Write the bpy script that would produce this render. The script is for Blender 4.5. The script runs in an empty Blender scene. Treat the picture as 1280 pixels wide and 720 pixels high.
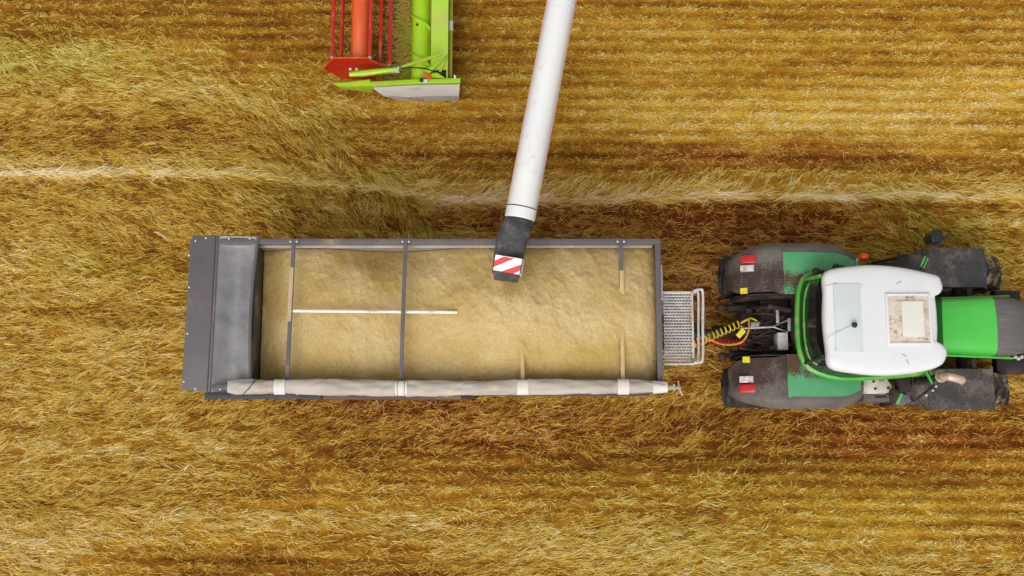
import bpy, bmesh, math, random
import numpy as np
from mathutils import Vector, Matrix
random.seed(7); RNG = np.random.default_rng(11)
sc = bpy.context.scene
COL = sc.collection
PI = math.pi

# ------------------------------------------------------------------ camera, sky, sun, exposure
H = 20.0; F = 1372.5; TILT = math.radians(9.0)          # drone 20 m up, tipped 9 degrees off straight down
cam = bpy.data.cameras.new("camera"); camo = bpy.data.objects.new("camera", cam); COL.objects.link(camo)
cam.sensor_width = 36.0; cam.lens = 36.0 * F / 1280.0; cam.clip_start = 0.1; cam.clip_end = 3000.0
camo.location = (0, 0, H); camo.rotation_euler = (TILT, 0, 0)
sc.camera = camo
SUN_EL = math.radians(54); SUN_AZ = math.radians(200)      # azimuth clockwise from +Y
w = bpy.data.worlds.new("World"); sc.world = w; w.use_nodes = True
wn = w.node_tree.nodes; wl = w.node_tree.links
sky = wn.new("ShaderNodeTexSky"); sky.sky_type = 'NISHITA'; sky.sun_disc = False
sky.sun_elevation = SUN_EL; sky.sun_rotation = SUN_AZ; sky.air_density = 1.0; sky.dust_density = 4.0; sky.ozone_density = 1.0
hsv = wn.new("ShaderNodeHueSaturation"); hsv.inputs['Saturation'].default_value = 0.04
wl.new(sky.outputs[0], hsv.inputs['Color'])
bg = wn["Background"]; bg.inputs[1].default_value = 0.15
wl.new(hsv.outputs[0], bg.inputs[0])
sun = bpy.data.lights.new("sun", 'SUN'); suno = bpy.data.objects.new("sun", sun); COL.objects.link(suno)
sun.energy = 1.3; sun.angle = math.radians(55); sun.color = (1.0, 0.95, 0.87)
d = Vector((math.sin(SUN_AZ) * math.cos(SUN_EL), math.cos(SUN_AZ) * math.cos(SUN_EL), math.sin(SUN_EL)))
suno.rotation_euler = d.to_track_quat('Z', 'Y').to_euler(); suno.location = (0, 0, 40)
sc.view_settings.view_transform = 'Standard'; sc.view_settings.look = 'None'
sc.view_settings.gamma = 1.0; sc.view_settings.exposure = -0.05
CT, ST = math.cos(TILT), math.sin(TILT)

def P(u, v, z):
    """survey a point of the place: image position + known height -> metres"""
    x = (u - 640) / F; y = (360 - v) / F
    yy = y * CT + ST; zz = y * ST - CT
    s = (z - H) / zz
    return Vector((x * s, yy * s, z))

# ------------------------------------------------------------------ materials
def lin(r, g, b):
    f = lambda c: (c / 255) / 12.92 if c / 255 <= .04045 else (((c / 255) + .055) / 1.055) ** 2.4
    return (f(r), f(g), f(b), 1)

def pm(name, c1, c2=None, scale=6.0, rough=.5, metal=0.0, bump=0.0, bscale=60.0, dirt=None, dscale=3.0, damt=.5, dfine=70.0, coat=0, spec=.5, stretch=None, axis=None):
    """painted / plastic / metal surface: two tone base, patchy dirt, fine bump.  axis=(comp, lo, hi): dirt grows from lo to hi of |coordinate|"""
    m = bpy.data.materials.new(name); m.use_nodes = True
    n = m.node_tree.nodes; l = m.node_tree.links; b = n["Principled BSDF"]
    b.inputs['Roughness'].default_value = rough; b.inputs['Metallic'].default_value = metal
    b.inputs['Specular IOR Level'].default_value = spec
    if coat: b.inputs['Coat Weight'].default_value = coat; b.inputs['Coat Roughness'].default_value = .12
    tc = n.new("ShaderNodeTexCoord"); vec = tc.outputs['Object']
    if stretch:
        mp = n.new("ShaderNodeMapping"); mp.inputs['Scale'].default_value = stretch; l.new(vec, mp.inputs[0]); vec = mp.outputs[0]
    if c2 is None: c2 = tuple(x * .82 for x in c1[:3]) + (1,)
    nz = n.new("ShaderNodeTexNoise"); nz.inputs['Scale'].default_value = scale; nz.inputs['Detail'].default_value = 6; nz.inputs['Roughness'].default_value = .62
    l.new(vec, nz.inputs['Vector'])
    rp = n.new("ShaderNodeValToRGB"); rp.color_ramp.elements[0].position = .35; rp.color_ramp.elements[1].position = .65
    rp.color_ramp.elements[0].color = c1; rp.color_ramp.elements[1].color = c2
    l.new(nz.outputs['Fac'], rp.inputs['Fac']); out = rp.outputs[0]
    if dirt:
        d1 = n.new("ShaderNodeTexNoise"); d1.inputs['Scale'].default_value = dscale; d1.inputs['Detail'].default_value = 5
        d2 = n.new("ShaderNodeTexNoise"); d2.inputs['Scale'].default_value = dfine; d2.inputs['Detail'].default_value = 3
        l.new(vec, d1.inputs['Vector']); l.new(vec, d2.inputs['Vector'])
        ad = n.new("ShaderNodeMath"); ad.operation = 'ADD'
        mu = n.new("ShaderNodeMath"); mu.operation = 'MULTIPLY'; mu.inputs[1].default_value = .8 if axis else .7
        l.new(d2.outputs['Fac'], mu.inputs[0]); l.new(d1.outputs['Fac'], ad.inputs[0]); l.new(mu.outputs[0], ad.inputs[1])
        src = ad.outputs[0]
        if axis:
            sp = n.new("ShaderNodeSeparateXYZ"); l.new(tc.outputs['Object'], sp.inputs[0])
            ab = n.new("ShaderNodeMath"); ab.operation = 'ABSOLUTE'; l.new(sp.outputs[axis[0]], ab.inputs[0])
            mr = n.new("ShaderNodeMapRange"); mr.inputs['From Min'].default_value = axis[1]; mr.inputs['From Max'].default_value = axis[2]
            mr.inputs['To Min'].default_value = -.38; mr.inputs['To Max'].default_value = .16
            l.new(ab.outputs[0], mr.inputs['Value'])
            a2 = n.new("ShaderNodeMath"); a2.operation = 'ADD'; l.new(src, a2.inputs[0]); l.new(mr.outputs[0], a2.inputs[1]); src = a2.outputs[0]
        r2 = n.new("ShaderNodeMapRange"); r2.inputs['From Min'].default_value = .98 - damt * .35; r2.inputs['From Max'].default_value = 1.15 - damt * .25
        l.new(src, r2.inputs['Value'])
        mx = n.new("ShaderNodeMix"); mx.data_type = 'RGBA'
        l.new(r2.outputs[0], mx.inputs['Factor']); l.new(out, mx.inputs['A']); mx.inputs['B'].default_value = dirt; out = mx.outputs['Result']
        rr = n.new("ShaderNodeMapRange"); rr.inputs['To Min'].default_value = rough; rr.inputs['To Max'].default_value = .9
        l.new(r2.outputs[0], rr.inputs['Value']); l.new(rr.outputs[0], b.inputs['Roughness'])
    l.new(out, b.inputs['Base Color'])
    if bump:
        bn = n.new("ShaderNodeTexNoise"); bn.inputs['Scale'].default_value = bscale; bn.inputs['Detail'].default_value = 4
        l.new(vec, bn.inputs['Vector'])
        bp = n.new("ShaderNodeBump"); bp.inputs['Strength'].default_value = bump; bp.inputs['Distance'].default_value = .01
        l.new(bn.outputs['Fac'], bp.inputs['Height']); l.new(bp.outputs[0], b.inputs['Normal'])
    return m

DUST = lin(176, 150, 116); MUD = lin(92, 66, 52)
M = dict(
    steel=pm("grey_trailer_paint", lin(94, 87, 90), lin(101, 94, 97), 3, .5, .1, .1, 30, DUST, 1.4, -.1),
    steel_dark=pm("dark_grey_paint", lin(60, 60, 68), None, 4, .5, .1, .1, 30, DUST, 2, .2),
    zinc=pm("dull_zinc_sheet", lin(112, 110, 114), lin(164, 162, 162), 1.0, .6, .2, .05, 12, DUST, 2, -.1),
    wallin=pm("worn_inner_wall", lin(150, 152, 156), lin(176, 174, 172), 3, .4, .3, .1, 30, DUST, 2, .4),
    rivet=pm("bright_bolt", lin(225, 225, 225), None, 3, .35, .2),
    rust=pm("brown_underside", lin(105, 78, 66), lin(84, 62, 58), 5, .7, 0, .2, 40, DUST, 2, .2),
    rib_dust=pm("dusty_rib_paint", lin(170, 146, 122), lin(196, 170, 142), 2.3, .6, 0, .2, 60, DUST, 3, .5, stretch=(1, .7, 1)),
    rib_tan=pm("grain_covered_rib", lin(206, 178, 124), lin(192, 162, 108), 6, .9, 0, .3, 60),
    bar=pm("white_bar", lin(244, 240, 232), lin(232, 226, 214), 4, .4, 0, 0, 60, DUST, 3, .2),
    tarp=pm("dusty_white_tarpaulin", lin(188, 178, 168), lin(172, 161, 150), 2.2, .62, 0, .25, 22, lin(206, 186, 156), .9, .12, 5),
    strap=pm("white_strap", lin(220, 215, 209), lin(210, 204, 197), 9, .6),
    galv=pm("galvanised_steel", lin(196, 192, 190), lin(170, 168, 168), 8, .45, .4, .1, 60, DUST, 3, .35),
    tub=pm("aluminium_tube", lin(225, 222, 218), lin(200, 196, 190), 8, .35, .4),
    black=pm("black_steel", lin(34, 31, 31), lin(24, 23, 24), 6, .6, 0, .2, 50, MUD, 3, .35),
    grime=pm("greasy_dark_iron", lin(62, 50, 48), lin(36, 31, 32), 14, .55, .2, .4, 50, MUD, 4, .5),
    rubber=pm("black_rubber", lin(38, 36, 38), lin(48, 46, 46), 8, .8, 0, .3, 60, lin(90, 72, 56), 4, .1),
    rubber_mud=pm("muddy_tyre_rubber", lin(48, 43, 42), lin(62, 55, 50), 6, .85, 0, .5, 60, lin(150, 124, 88), 5, .36, 16),
    fend=pm("dusty_grey_plastic", lin(108, 98, 94), lin(88, 80, 78), 4, .6, 0, .3, 120, lin(66, 47, 40), 3, .40, 42, axis=(1, 1.34, .86)),
    fendg=pm("mud_spattered_green_panel", lin(70, 152, 96), lin(92, 164, 116), 2, .35, 0, .05, 80, lin(84, 58, 46), 3, .45, 42, coat=.3, axis=(1, 1.04, .78)),
    fendf=pm("dark_front_mudguard", lin(58, 55, 56), lin(48, 46, 47), 7, .6, 0, .3, 90, lin(110, 98, 90), 3, .35, 45),
    green=pm("tractor_green_paint", lin(72, 187, 68), lin(78, 191, 76), 1.5, .35, 0, .02, 30, DUST, 1.5, -.3, coat=.3),
    green_d=pm("green_frame_paint", lin(70, 172, 40), lin(50, 150, 40), 4, .35, 0, 0, 30, DUST, 5, .3, coat=.3),
    nose=pm("grey_bonnet_nose", lin(104, 100, 98), lin(88, 84, 83), 4, .55, 0, .1, 60, DUST, 2, .0, stretch=(1, 4, 1)),
    roof=pm("white_cab_roof", lin(219, 219, 221), lin(215, 216, 218), 1.5, .4, 0, .02, 20, lin(214, 208, 198), 3, .1, coat=.1),
    roofp=pm("pale_grey_hatch", lin(200, 206, 208), lin(206, 210, 212), 2, .35, 0, .02, 20),
    dustroof=pm("dust_filled_recess", lin(214, 203, 190), lin(198, 184, 168), 7, .8, 0, .2, 40, lin(150, 126, 104), 6, .45, 20),
    cream=pm("cream_lid", lin(220, 218, 208), lin(214, 210, 200), 3, .4),
    beige=pm("beige_tank", lin(214, 206, 194), lin(196, 186, 172), 5, .5, 0, .1, 50, MUD, 5, .3),
    exh=pm("pale_exhaust_pipe", lin(214, 194, 178), lin(196, 172, 154), 8, .45, .3, .1, 60, lin(140, 108, 88), 6, .3),
    white=pm("white_plastic", lin(226, 224, 220), lin(212, 208, 202), 6, .4, 0, 0, 40, DUST, 4, .25),
    redl=pm("red_lamp_lens", lin(206, 14, 24), lin(180, 8, 20), 9, .2, coat=.6),
    clearl=pm("clear_lamp_lens", lin(224, 216, 212), lin(180, 168, 164), 20, .25, 0, 0, 60, MUD, 9, .3),
    yel=pm("yellow_sticker", lin(226, 212, 22), lin(204, 190, 20), 9, .5),
    orange=pm("orange_beacon_glass", lin(236, 84, 12), lin(214, 64, 8), 9, .2, coat=.5),
    hosey=pm("yellow_hose", lin(222, 204, 60), lin(206, 184, 48), 9, .4),
    hoser=pm("red_hose", lin(186, 22, 16), lin(160, 16, 14), 9, .4),
    hoseo=pm("sleeved_hose", lin(214, 168, 48), lin(150, 70, 20), 34, .5),
    augw=pm("white_auger_tube", lin(227, 227, 221), lin(221, 221, 226), 1.2, .4, 0, .03, 20, lin(214, 206, 196), 1.6, .08, 9, coat=.1),
    pink=pm("faded_red_seam", lin(206, 168, 160), lin(190, 150, 142), 9, .5),
    hood=pm("black_rubber_spout", lin(72, 72, 74), lin(52, 52, 54), 9, .75, 0, .5, 60, lin(110, 104, 98), 5, .35, 60),
    bwhite=pm("board_white", lin(240, 240, 240), lin(232, 230, 230), 9, .4),
    bred=pm("board_red", lin(208, 14, 32), lin(196, 12, 30), 9, .4),
    red=pm("header_red_paint", lin(206, 20, 14), lin(184, 14, 10), 3, .35, 0, .02, 30, lin(200, 110, 80), 4, .12, coat=.3),
    redd=pm("reel_end_red", lin(200, 6, 10), lin(186, 5, 8), 3, .45, 0, .03, 30, lin(150, 20, 14), 3, .0),
    redo=pm("orange_red_with_highlight", lin(228, 92, 44), lin(216, 70, 32), 1.5, .35, 0, .02, 30, lin(214, 130, 80), 2, .25, coat=.3, stretch=(3, .3, 1)),  # orange-red paint with the reel tube's highlight put into its colour
    lime=pm("lime_green_paint", lin(164, 206, 22), lin(150, 196, 20), 2, .35, 0, .02, 30, lin(176, 170, 80), 4, .2, coat=.3),
    limed=pm("worn_lime_floor", lin(160, 200, 30), lin(140, 176, 32), 3, .5, 0, .1, 30, lin(166, 132, 50), 5, .62, 14),
    limep=pm("pale_lime_panel", lin(176, 208, 74), lin(166, 200, 56), 1.2, .45, 0, .02, 30, lin(180, 170, 100), 2, .2),
    hdw=pm("white_end_panel", lin(244, 244, 246), lin(238, 238, 240), 1.5, .35, 0, .02, 30, DUST, 3, .12),
    hdg=pm("grey_panel_band", lin(180, 182, 186), lin(172, 174, 178), 3, .4, 0, .02, 30, DUST, 3, .2),
    pipe=pm("olive_pipe", lin(170, 170, 50), lin(150, 150, 40), 6, .5, 0, 0, 30, DUST, 4, .3),
    txr=pm("red_lettering", lin(206, 20, 36), None, 9, .4), txk=pm("dark_stripe", lin(50, 50, 54), None, 9, .4),
    steelb=pm("bare_steel", lin(150, 148, 150), lin(190, 188, 190), 12, .35, .6),
    straw=pm("straw_on_header", lin(204, 172, 84), lin(160, 124, 44), 30, .8),
    rim=pm("grey_wheel_rim", lin(180, 180, 182), None, 4, .4, .2, 0, 30, MUD, 3, .4),
)
def glass_mat():
    m = bpy.data.materials.new("tinted_cab_glass"); m.use_nodes = True; b = m.node_tree.nodes["Principled BSDF"]
    n = m.node_tree.nodes; l = m.node_tree.links
    nz = n.new("ShaderNodeTexNoise"); nz.inputs['Scale'].default_value = 5
    rp = n.new("ShaderNodeValToRGB"); rp.color_ramp.elements[0].color = (.012, .018, .012, 1); rp.color_ramp.elements[1].color = (.03, .035, .025, 1)
    l.new(nz.outputs[0], rp.inputs[0]); l.new(rp.outputs[0], b.inputs['Base Color'])
    b.inputs['Roughness'].default_value = .08; b.inputs['Alpha'].default_value = .8; return m
M['glass'] = glass_mat()

# ------------------------------------------------------------------ mesh helpers
class MB:
    def __init__(s): s.v = []; s.f = []
    def add(s, vs, fs):
        o = len(s.v); s.v += [tuple(p) for p in vs]; s.f += [tuple(i + o for i in f) for f in fs]; return s
    def box(s, c, size, rot=None):
        hx, hy, hz = size[0] / 2, size[1] / 2, size[2] / 2
        vs = [Vector((x, y, z)) for x in (-hx, hx) for y in (-hy, hy) for z in (-hz, hz)]
        if rot is not None: vs = [rot @ p for p in vs]
        c = Vector(c)
        return s.add([p + c for p in vs], [(0, 1, 3, 2), (4, 6, 7, 5), (0, 4, 5, 1), (2, 3, 7, 6), (0, 2, 6, 4), (1, 5, 7, 3)])
    def bx(s, x0, x1, y0, y1, z0, z1): return s.box(((x0 + x1) / 2, (y0 + y1) / 2, (z0 + z1) / 2), (abs(x1 - x0), abs(y1 - y0), abs(z1 - z0)))
    def beam(s, a, b, wd, ht, up=(0, 0, 1)):
        a = Vector(a); b = Vector(b); d = (b - a); L = d.length; d.normalize()
        sd = d.cross(Vector(up)).normalized(); u = sd.cross(d)
        R = Matrix((d, sd, u)).transposed()
        return s.box((a + b) / 2, (L, wd, ht), R)
    def tube(s, pts, r, seg=10, cap=True, closed=False):
        pts = [Vector(p) for p in pts]; n = len(pts)
        rs = [r] * n if isinstance(r, (int, float)) else list(r)
        rings = []; ref = None
        for i, p in enumerate(pts):
            if closed: t = (pts[(i + 1) % n] - pts[i - 1])
            else: t = pts[min(i + 1, n - 1)] - pts[max(i - 1, 0)]
            t.normalize()
            if ref is None:
                ref = Vector((0, 0, 1)) if abs(t.z) < .9 else Vector((1, 0, 0))
            sd = t.cross(ref).normalized(); ref = sd.cross(t).normalized()
            rings.append([p + (sd * math.cos(2 * PI * k / seg) + ref * math.sin(2 * PI * k / seg)) * rs[i] for k in range(seg)])
        vs = [q for rg in rings for q in rg]; fs = []
        m = n if closed else n - 1
        for i in range(m):
            for k in range(seg):
                a = i * seg + k; b = i * seg + (k + 1) % seg; c = ((i + 1) % n) * seg
                fs.append((a, b, c + (k + 1) % seg, c + k))
        if cap and not closed: fs += [tuple(range(seg))[::-1], tuple((n - 1) * seg + k for k in range(seg))]
        return s.add(vs, fs)
    def prism(s, pts, z0, z1):
        n = len(pts)
        if isinstance(z0, (int, float)): z0 = [z0] * n
        if isinstance(z1, (int, float)): z1 = [z1] * n
        vs = [(p[0], p[1], z0[i]) for i, p in enumerate(pts)] + [(p[0], p[1], z1[i]) for i, p in enumerate(pts)]
        fs = [tuple(range(n))[::-1], tuple(range(n, 2 * n))] + [(i, (i + 1) % n, n + (i + 1) % n, n + i) for i in range(n)]
        return s.add(vs, fs)
    def prism_y(s, pts, y0, y1):                     # pts in (x, z), extruded along y
        n = len(pts)
        vs = [(p[0], y0, p[1]) for p in pts] + [(p[0], y1, p[1]) for p in pts]
        fs = [tuple(range(n)), tuple(range(n, 2 * n))[::-1]] + [(i, n + i, n + (i + 1) % n, (i + 1) % n) for i in range(n)]
        return s.add(vs, fs)
    def slab(s, fn, nu, nv, th):
        g = [[Vector(fn(i / nu, j / nv)) for j in range(nv + 1)] for i in range(nu + 1)]
        t = [p for r in g for p in r]; b = [p - Vector((0, 0, th)) for p in t]; N = len(t); W = nv + 1
        fs = []
        for i in range(nu):
            for j in range(nv):
                q = (i * W + j, (i + 1) * W + j, (i + 1) * W + j + 1, i * W + j + 1)
                fs += [q, tuple(x + N for x in q)[::-1]]
        for i in range(nu):
            fs += [(i * W, i * W + N, (i + 1) * W + N, (i + 1) * W), (i * W + nv, (i + 1) * W + nv, (i + 1) * W + nv + N, i * W + nv + N)]
        for j in range(nv):
            fs += [(j, j + 1, j + 1 + N, j + N), (nu * W + j, nu * W + j + N, nu * W + j + 1 + N, nu * W + j + 1)]
        return s.add(t + b, fs)
    def lathe_y(s, prof, c, seg=32, ph=0):           # prof: (radius, y)
        n = len(prof); vs = []
        for k in range(seg):
            a = 2 * PI * k / seg + ph
            for r, y in prof: vs.append((c[0] + r * math.cos(a), c[1] + y, c[2] + r * math.sin(a)))
        fs = [(k * n + i, k * n + i + 1, ((k + 1) % seg) * n + i + 1, ((k + 1) % seg) * n + i) for k in range(seg) for i in range(n - 1)]
        return s.add(vs, fs)
    def sphere(s, c, r, sc_=(1, 1, 1), seg=14, rg=8):
        vs = [(c[0], c[1], c[2] - r * sc_[2])]
        for i in range(1, rg):
            t = PI * i / rg - PI / 2
            for k in range(seg):
                a = 2 * PI * k / seg; vs.append((c[0] + r * sc_[0] * math.cos(t) * math.cos(a), c[1] + r * sc_[1] * math.cos(t) * math.sin(a), c[2] + r * sc_[2] * math.sin(t)))
        vs.append((c[0], c[1], c[2] + r * sc_[2])); N = len(vs) - 1; fs = []
        for k in range(seg):
            k2 = (k + 1) % seg
            fs.append((0, 1 + k2, 1 + k)); fs.append((N, N - seg + k, N - seg + k2))
            for i in range(rg - 2): fs.append((1 + i * seg + k, 1 + i * seg + k2, 1 + (i + 1) * seg + k2, 1 + (i + 1) * seg + k))
        return s.add(vs, fs)
    def build(s, name, mat, parent=None, bevel=0, bseg=2, smooth=35, fixn=True):
        base = wloc(parent)
        me = bpy.data.meshes.new(name)
        me.from_pydata([(v[0] - base.x, v[1] - base.y, v[2] - base.z) for v in s.v], [], s.f)
        bm = bmesh.new(); bm.from_mesh(me)
        if fixn: bmesh.ops.recalc_face_normals(bm, faces=bm.faces)
        if bevel:
            es = [e for e in bm.edges if len(e.link_faces) == 2 and e.calc_face_angle(0) > .6]
            bmesh.ops.bevel(bm, geom=es, offset=bevel, segments=bseg, affect='EDGES', profile=.6, clamp_overlap=True)
        bm.to_mesh(me); bm.free()
        if smooth:
            for p in me.polygons: p.use_smooth = True
            me.set_sharp_from_angle(angle=math.radians(smooth))
        me.materials.append(M[mat] if isinstance(mat, str) else mat)
        o = bpy.data.objects.new(name, me); COL.objects.link(o)
        if parent is not None: o.parent = parent
        return o
WL = {}
def wloc(o):
    if o is None: return Vector((0, 0, 0))
    v = Vector((0, 0, 0))
    while o is not None: v += Vector(o.location); o = o.parent
    return v
def thing(name, loc, label, cat):
    o = bpy.data.objects.new(name, None); COL.objects.link(o); o.location = loc; o.empty_display_size = .5
    o['label'] = label; o['category'] = cat; return o
def copy_tree(o, parent, off=(0, 0, 0)):
    c = o.copy(); COL.objects.link(c); c.parent = parent; c.location = Vector(o.location) + Vector(off)
    for ch in list(o.children): copy_tree(ch, c)
    return c
def sub(base, pts): return [Vector(p) for p in pts]
def smooth(pts, n=6):
    """Catmull-Rom through points"""
    pts = [Vector(p) for p in pts]; out = []
    q = [pts[0] * 2 - pts[1]] + pts + [pts[-1] * 2 - pts[-2]]
    for i in range(1, len(q) - 2):
        for k in range(n):
            t = k / n; a, b, c, d_ = q[i - 1], q[i], q[i + 1], q[i + 2]
            out.append(.5 * ((2 * b) + (c - a) * t + (2 * a - 5 * b + 4 * c - d_) * t * t + (3 * b - a - 3 * c + d_) * t ** 3))
    out.append(pts[-1]); return out

# ------------------------------------------------------------------ numpy noise and the map of the field
def hsh(ix, iy, seed):
    h = (ix.astype(np.int64) * 374761393 + iy.astype(np.int64) * 668265263 + seed * 1274126177) & 0xffffffff
    h = ((h ^ (h >> 13)) * 1274126177) & 0xffffffff
    return ((h ^ (h >> 16)) & 0xffff) / 65535.0
def vnoise(x, y, seed=0):
    ix = np.floor(x); iy = np.floor(y); fx = x - ix; fy = y - iy
    fx = fx * fx * (3 - 2 * fx); fy = fy * fy * (3 - 2 * fy)
    a = hsh(ix, iy, seed); b = hsh(ix + 1, iy, seed); c = hsh(ix, iy + 1, seed); e = hsh(ix + 1, iy + 1, seed)
    return (a * (1 - fx) + b * fx) * (1 - fy) + (c * (1 - fx) + e * fx) * fy
def fbm(x, y, seed=0, o=4):
    s = 0; a = 1; t = 0
    for k in range(o):
        s = s + a * vnoise(x * 2 ** k, y * 2 ** k, seed + k * 17); t += a; a *= .55
    return s / t
def mapuv(X, Y):
    """ground metres -> map grid (1280 x 720) of the survey"""
    a = Y * CT - H * ST * 1.0; dz = -H
    # camera frame
    yc = Y * CT + dz * ST; zc = -(-Y * ST + dz * CT)
    return 640 + F * X / zc, 360 - F * yc / zc
def blob(u, v, cx, cy, rx, ry, rot=0):
    if rot:
        r = math.radians(rot); du = (u - cx); dv = -(v - cy)
        a = du * math.cos(r) + dv * math.sin(r); b = -du * math.sin(r) + dv * math.cos(r)
    else: a = u - cx; b = v - cy
    q = (a / rx) ** 2 + (b / ry) ** 2
    return np.exp(-q ** 1.6)
def sstep(x, a, b):
    t = np.clip((x - a) / (b - a), 0, 1); return t * t * (3 - 2 * t)
def windc(u): return 214 + 28 * sstep(u, 250, 620) - 3 * np.sin(u / 130.0)
TONE = [(1000, 150, 330, 48, 2, .16), (1160, 128, 170, 42, 0, .12), (840, 196, 320, 18, 0, -.20), (480, 190, 130, 12, 0, -.07), (640, 90, 90, 110, 0, -.07),
        (750, 275, 280, 26, 0, -.22), (930, 285, 130, 40, 0, -.14), (880, 400, 70, 130, 0, -.14), (540, 262, 80, 30, 0, -.02),  # dark patches round the trailer: brown straw plus shade painted into the tone
        (280, 96, 240, 42, -8, .16), (60, 120, 130, 30, 0, .08), (150, 25, 260, 26, 0, -.12), (440, 60, 170, 60, 0, -.12), (120, 175, 230, 22, 0, -.08), (430, 180, 70, 40, -30, .02),
        (110, 430, 170, 90, 0, .14), (200, 560, 260, 60, 0, .06), (40, 320, 110, 30, 0, .14), (120, 395, 130, 14, 0, -.14), (330, 270, 150, 30, -12, -.04),
        (600, 545, 360, 50, 0, -.15), (480, 505, 160, 18, 0, -.12), (860, 525, 160, 25, 0, -.10), (1100, 560, 260, 45, 0, -.15),  # brown ground along the trailer's near side, some painted shade included
        (240, 655, 260, 28, 0, .16), (60, 700, 130, 30, -10, .24), (300, 705, 140, 18, 0, -.12), (1000, 690, 420, 36, 0, .18), (600, 640, 160, 26, 0, .1), (1230, 430, 70, 90, 0, -.02), (1270, 290, 50, 40, 0, .05)]
GRN = [(60, 55, 120, 36, -10, .55), (30, 85, 90, 25, -10, .5), (500, 262, 60, 34, -45, .8), (1160, 280, 90, 22, -38, .85), (1215, 300, 40, 22, -38, .7), (300, 85, 200, 50, 0, .3),
       (110, 330, 90, 25, 0, .45), (640, 85, 50, 16, 0, .4), (1000, 660, 330, 80, 0, .35), (1100, 600, 200, 50, 0, .2), (880, 590, 120, 40, 0, .25), (440, 180, 120, 50, -30, .35), (330, 240, 130, 30, -20, .25), (250, 20, 160, 30, 0, .25),(730, 590, 60, 30, 0, .3)]
RED = [(750, 270, 300, 30, 0, .8), (900, 330, 90, 60, 0, .8), (880, 420, 70, 80, 0, .6), (1000, 195, 200, 14, 0, .5), (650, 530, 240, 36, 0, .7), (480, 500, 120, 16, 0, .7), (1120, 545, 170, 40, 0, .7), (870, 195, 120, 14, 0, .4), (480, 195, 90, 14, 0, .4), (990, 290, 90, 30, 0, .5)]  # reddish-brown straw; beside the trailer it also deepens the painted shade
ROWZ = [(1000, 70, 480, 150, 0, 1.0), (660, 130, 160, 90, 0, .7), (400, 30, 180, 60, 0, .8), (120, 20, 200, 30, 0, .4), (1150, 605, 210, 75, 0, .95), (600, 600, 300, 45, 0, .4), (330, 700, 200, 30, 0, .45)]
ANG = [(60, 60, 200, 60, 0, -14), (380, 165, 150, 60, -30, -34), (340, 260, 180, 40, -15, -34), (480, 262, 90, 34, -40, -48), (150, 290, 160, 30, 0, -14), (620, 232, 90, 24, 0, 34), (960, 222, 200, 13, 0, 42), (760, 236, 80, 20, 0, 30),
       (1140, 280, 120, 34, -35, -38), (1120, 195, 90, 30, 0, -30), (560, 540, 230, 60, 0, 16), (300, 510, 190, 40, 0, 20), (860, 520, 120, 50, 0, 34), (700, 560, 80, 30, 0, -30), (100, 690, 200, 40, 0, -12), (950, 590, 110, 50, 0, 24), (60, 560, 130, 60, 0, 14), (700, 690, 160, 30, 0, 14)]
def zones(u, v, L):
    s = np.zeros_like(u)
    for cx, cy, rx, ry, r, a in L: s = s + a * blob(u, v, cx, cy, rx, ry, r)
    return s
def field(X, Y):
    u, v = mapuv(X, Y)
    wob = (fbm(X * 1.3, Y * 1.3, 5) - .5)
    u2 = u + 50 * wob; v2 = v + 34 * (fbm(X * 1.1 + 9, Y * 1.6, 9) - .5)
    dv = v2 + 22 * (fbm(X * 1.1 + 9, Y * 1.6, 9) - .5) * -1 - windc(u) + 7 * (fbm(X * 2.2, Y * .6, 61) - .5)
    thin = np.exp(-(np.abs(dv - 6) / 4.5) ** 2)
    wind = (.85 * thin + .36 * np.exp(-(np.abs(dv + 8) / 12.0) ** 2)) * (.82 + .36 * fbm(X * 1.5, Y * 3, 67))
    tone = .475 + zones(u2, v2, TONE) + wind * .40
    grn = np.clip(zones(u2, v2, GRN), 0, 1); red = np.clip(zones(u2, v2, RED), 0, 1)
    rows = np.clip(.24 + zones(u2, v2, ROWZ), 0, 1) * (1 - wind)
    ph = 2 * PI * (Y + .05 * (fbm(X * .8, Y * .5, 21) - .5) + .006 * X) / .232
    rowc = np.cos(ph)                              # +1 on the plant row, -1 between rows
    ang = zones(u2, v2, ANG) + 17 * (fbm(X * .7, Y * 1.8, 31) - .5) * 2
    ang = ang * (1 - .85 * np.clip(thin * 1.3, 0, 1)); grn = grn * (1 - .8 * thin)
    tone = tone + .36 * (fbm(X * .33, Y * 3.6, 41) - .5) + .34 * (fbm(X * 3.0, Y * 9, 43, 3) - .5)
    tone = tone + rows * (.10 * rowc) * (0.4 + 1.1 * vnoise(X * 1.2, Y * 4.3, 77))
    return u, v, tone, grn, red, rows, rowc, ang, wind
def relief(X, Y, rows, rowc, wind):
    return .05 * fbm(X * 1.5, Y * 2.5, 3) + .05 * (fbm(X * 5, Y * 9, 8, 2)) + rows * .022 * rowc + wind * .10

def pal(tone, grn, red):
    tone = np.clip(tone, 0, 1)
    ks = np.array([0, .25, .45, .65, .85, 1.0])
    cs = np.array([[.14, .044, .006], [.34, .150, .014], [.53, .305, .030], [.68, .465, .085], [.80, .61, .21], [.88, .75, .46]])
    c = np.stack([np.interp(tone, ks, cs[:, k]) for k in range(3)], -1)
    g = np.stack([c[:, 0] * .70, c[:, 1] * 1.12, c[:, 2] * .75], -1)
    r = np.stack([c[:, 0] * 1.0, c[:, 1] * .60, c[:, 2] * .9], -1)
    c = c + (g - c) * (grn[:, None] * .42); c = c + (r - c) * (red[:, None] * .75)
    return c

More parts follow.
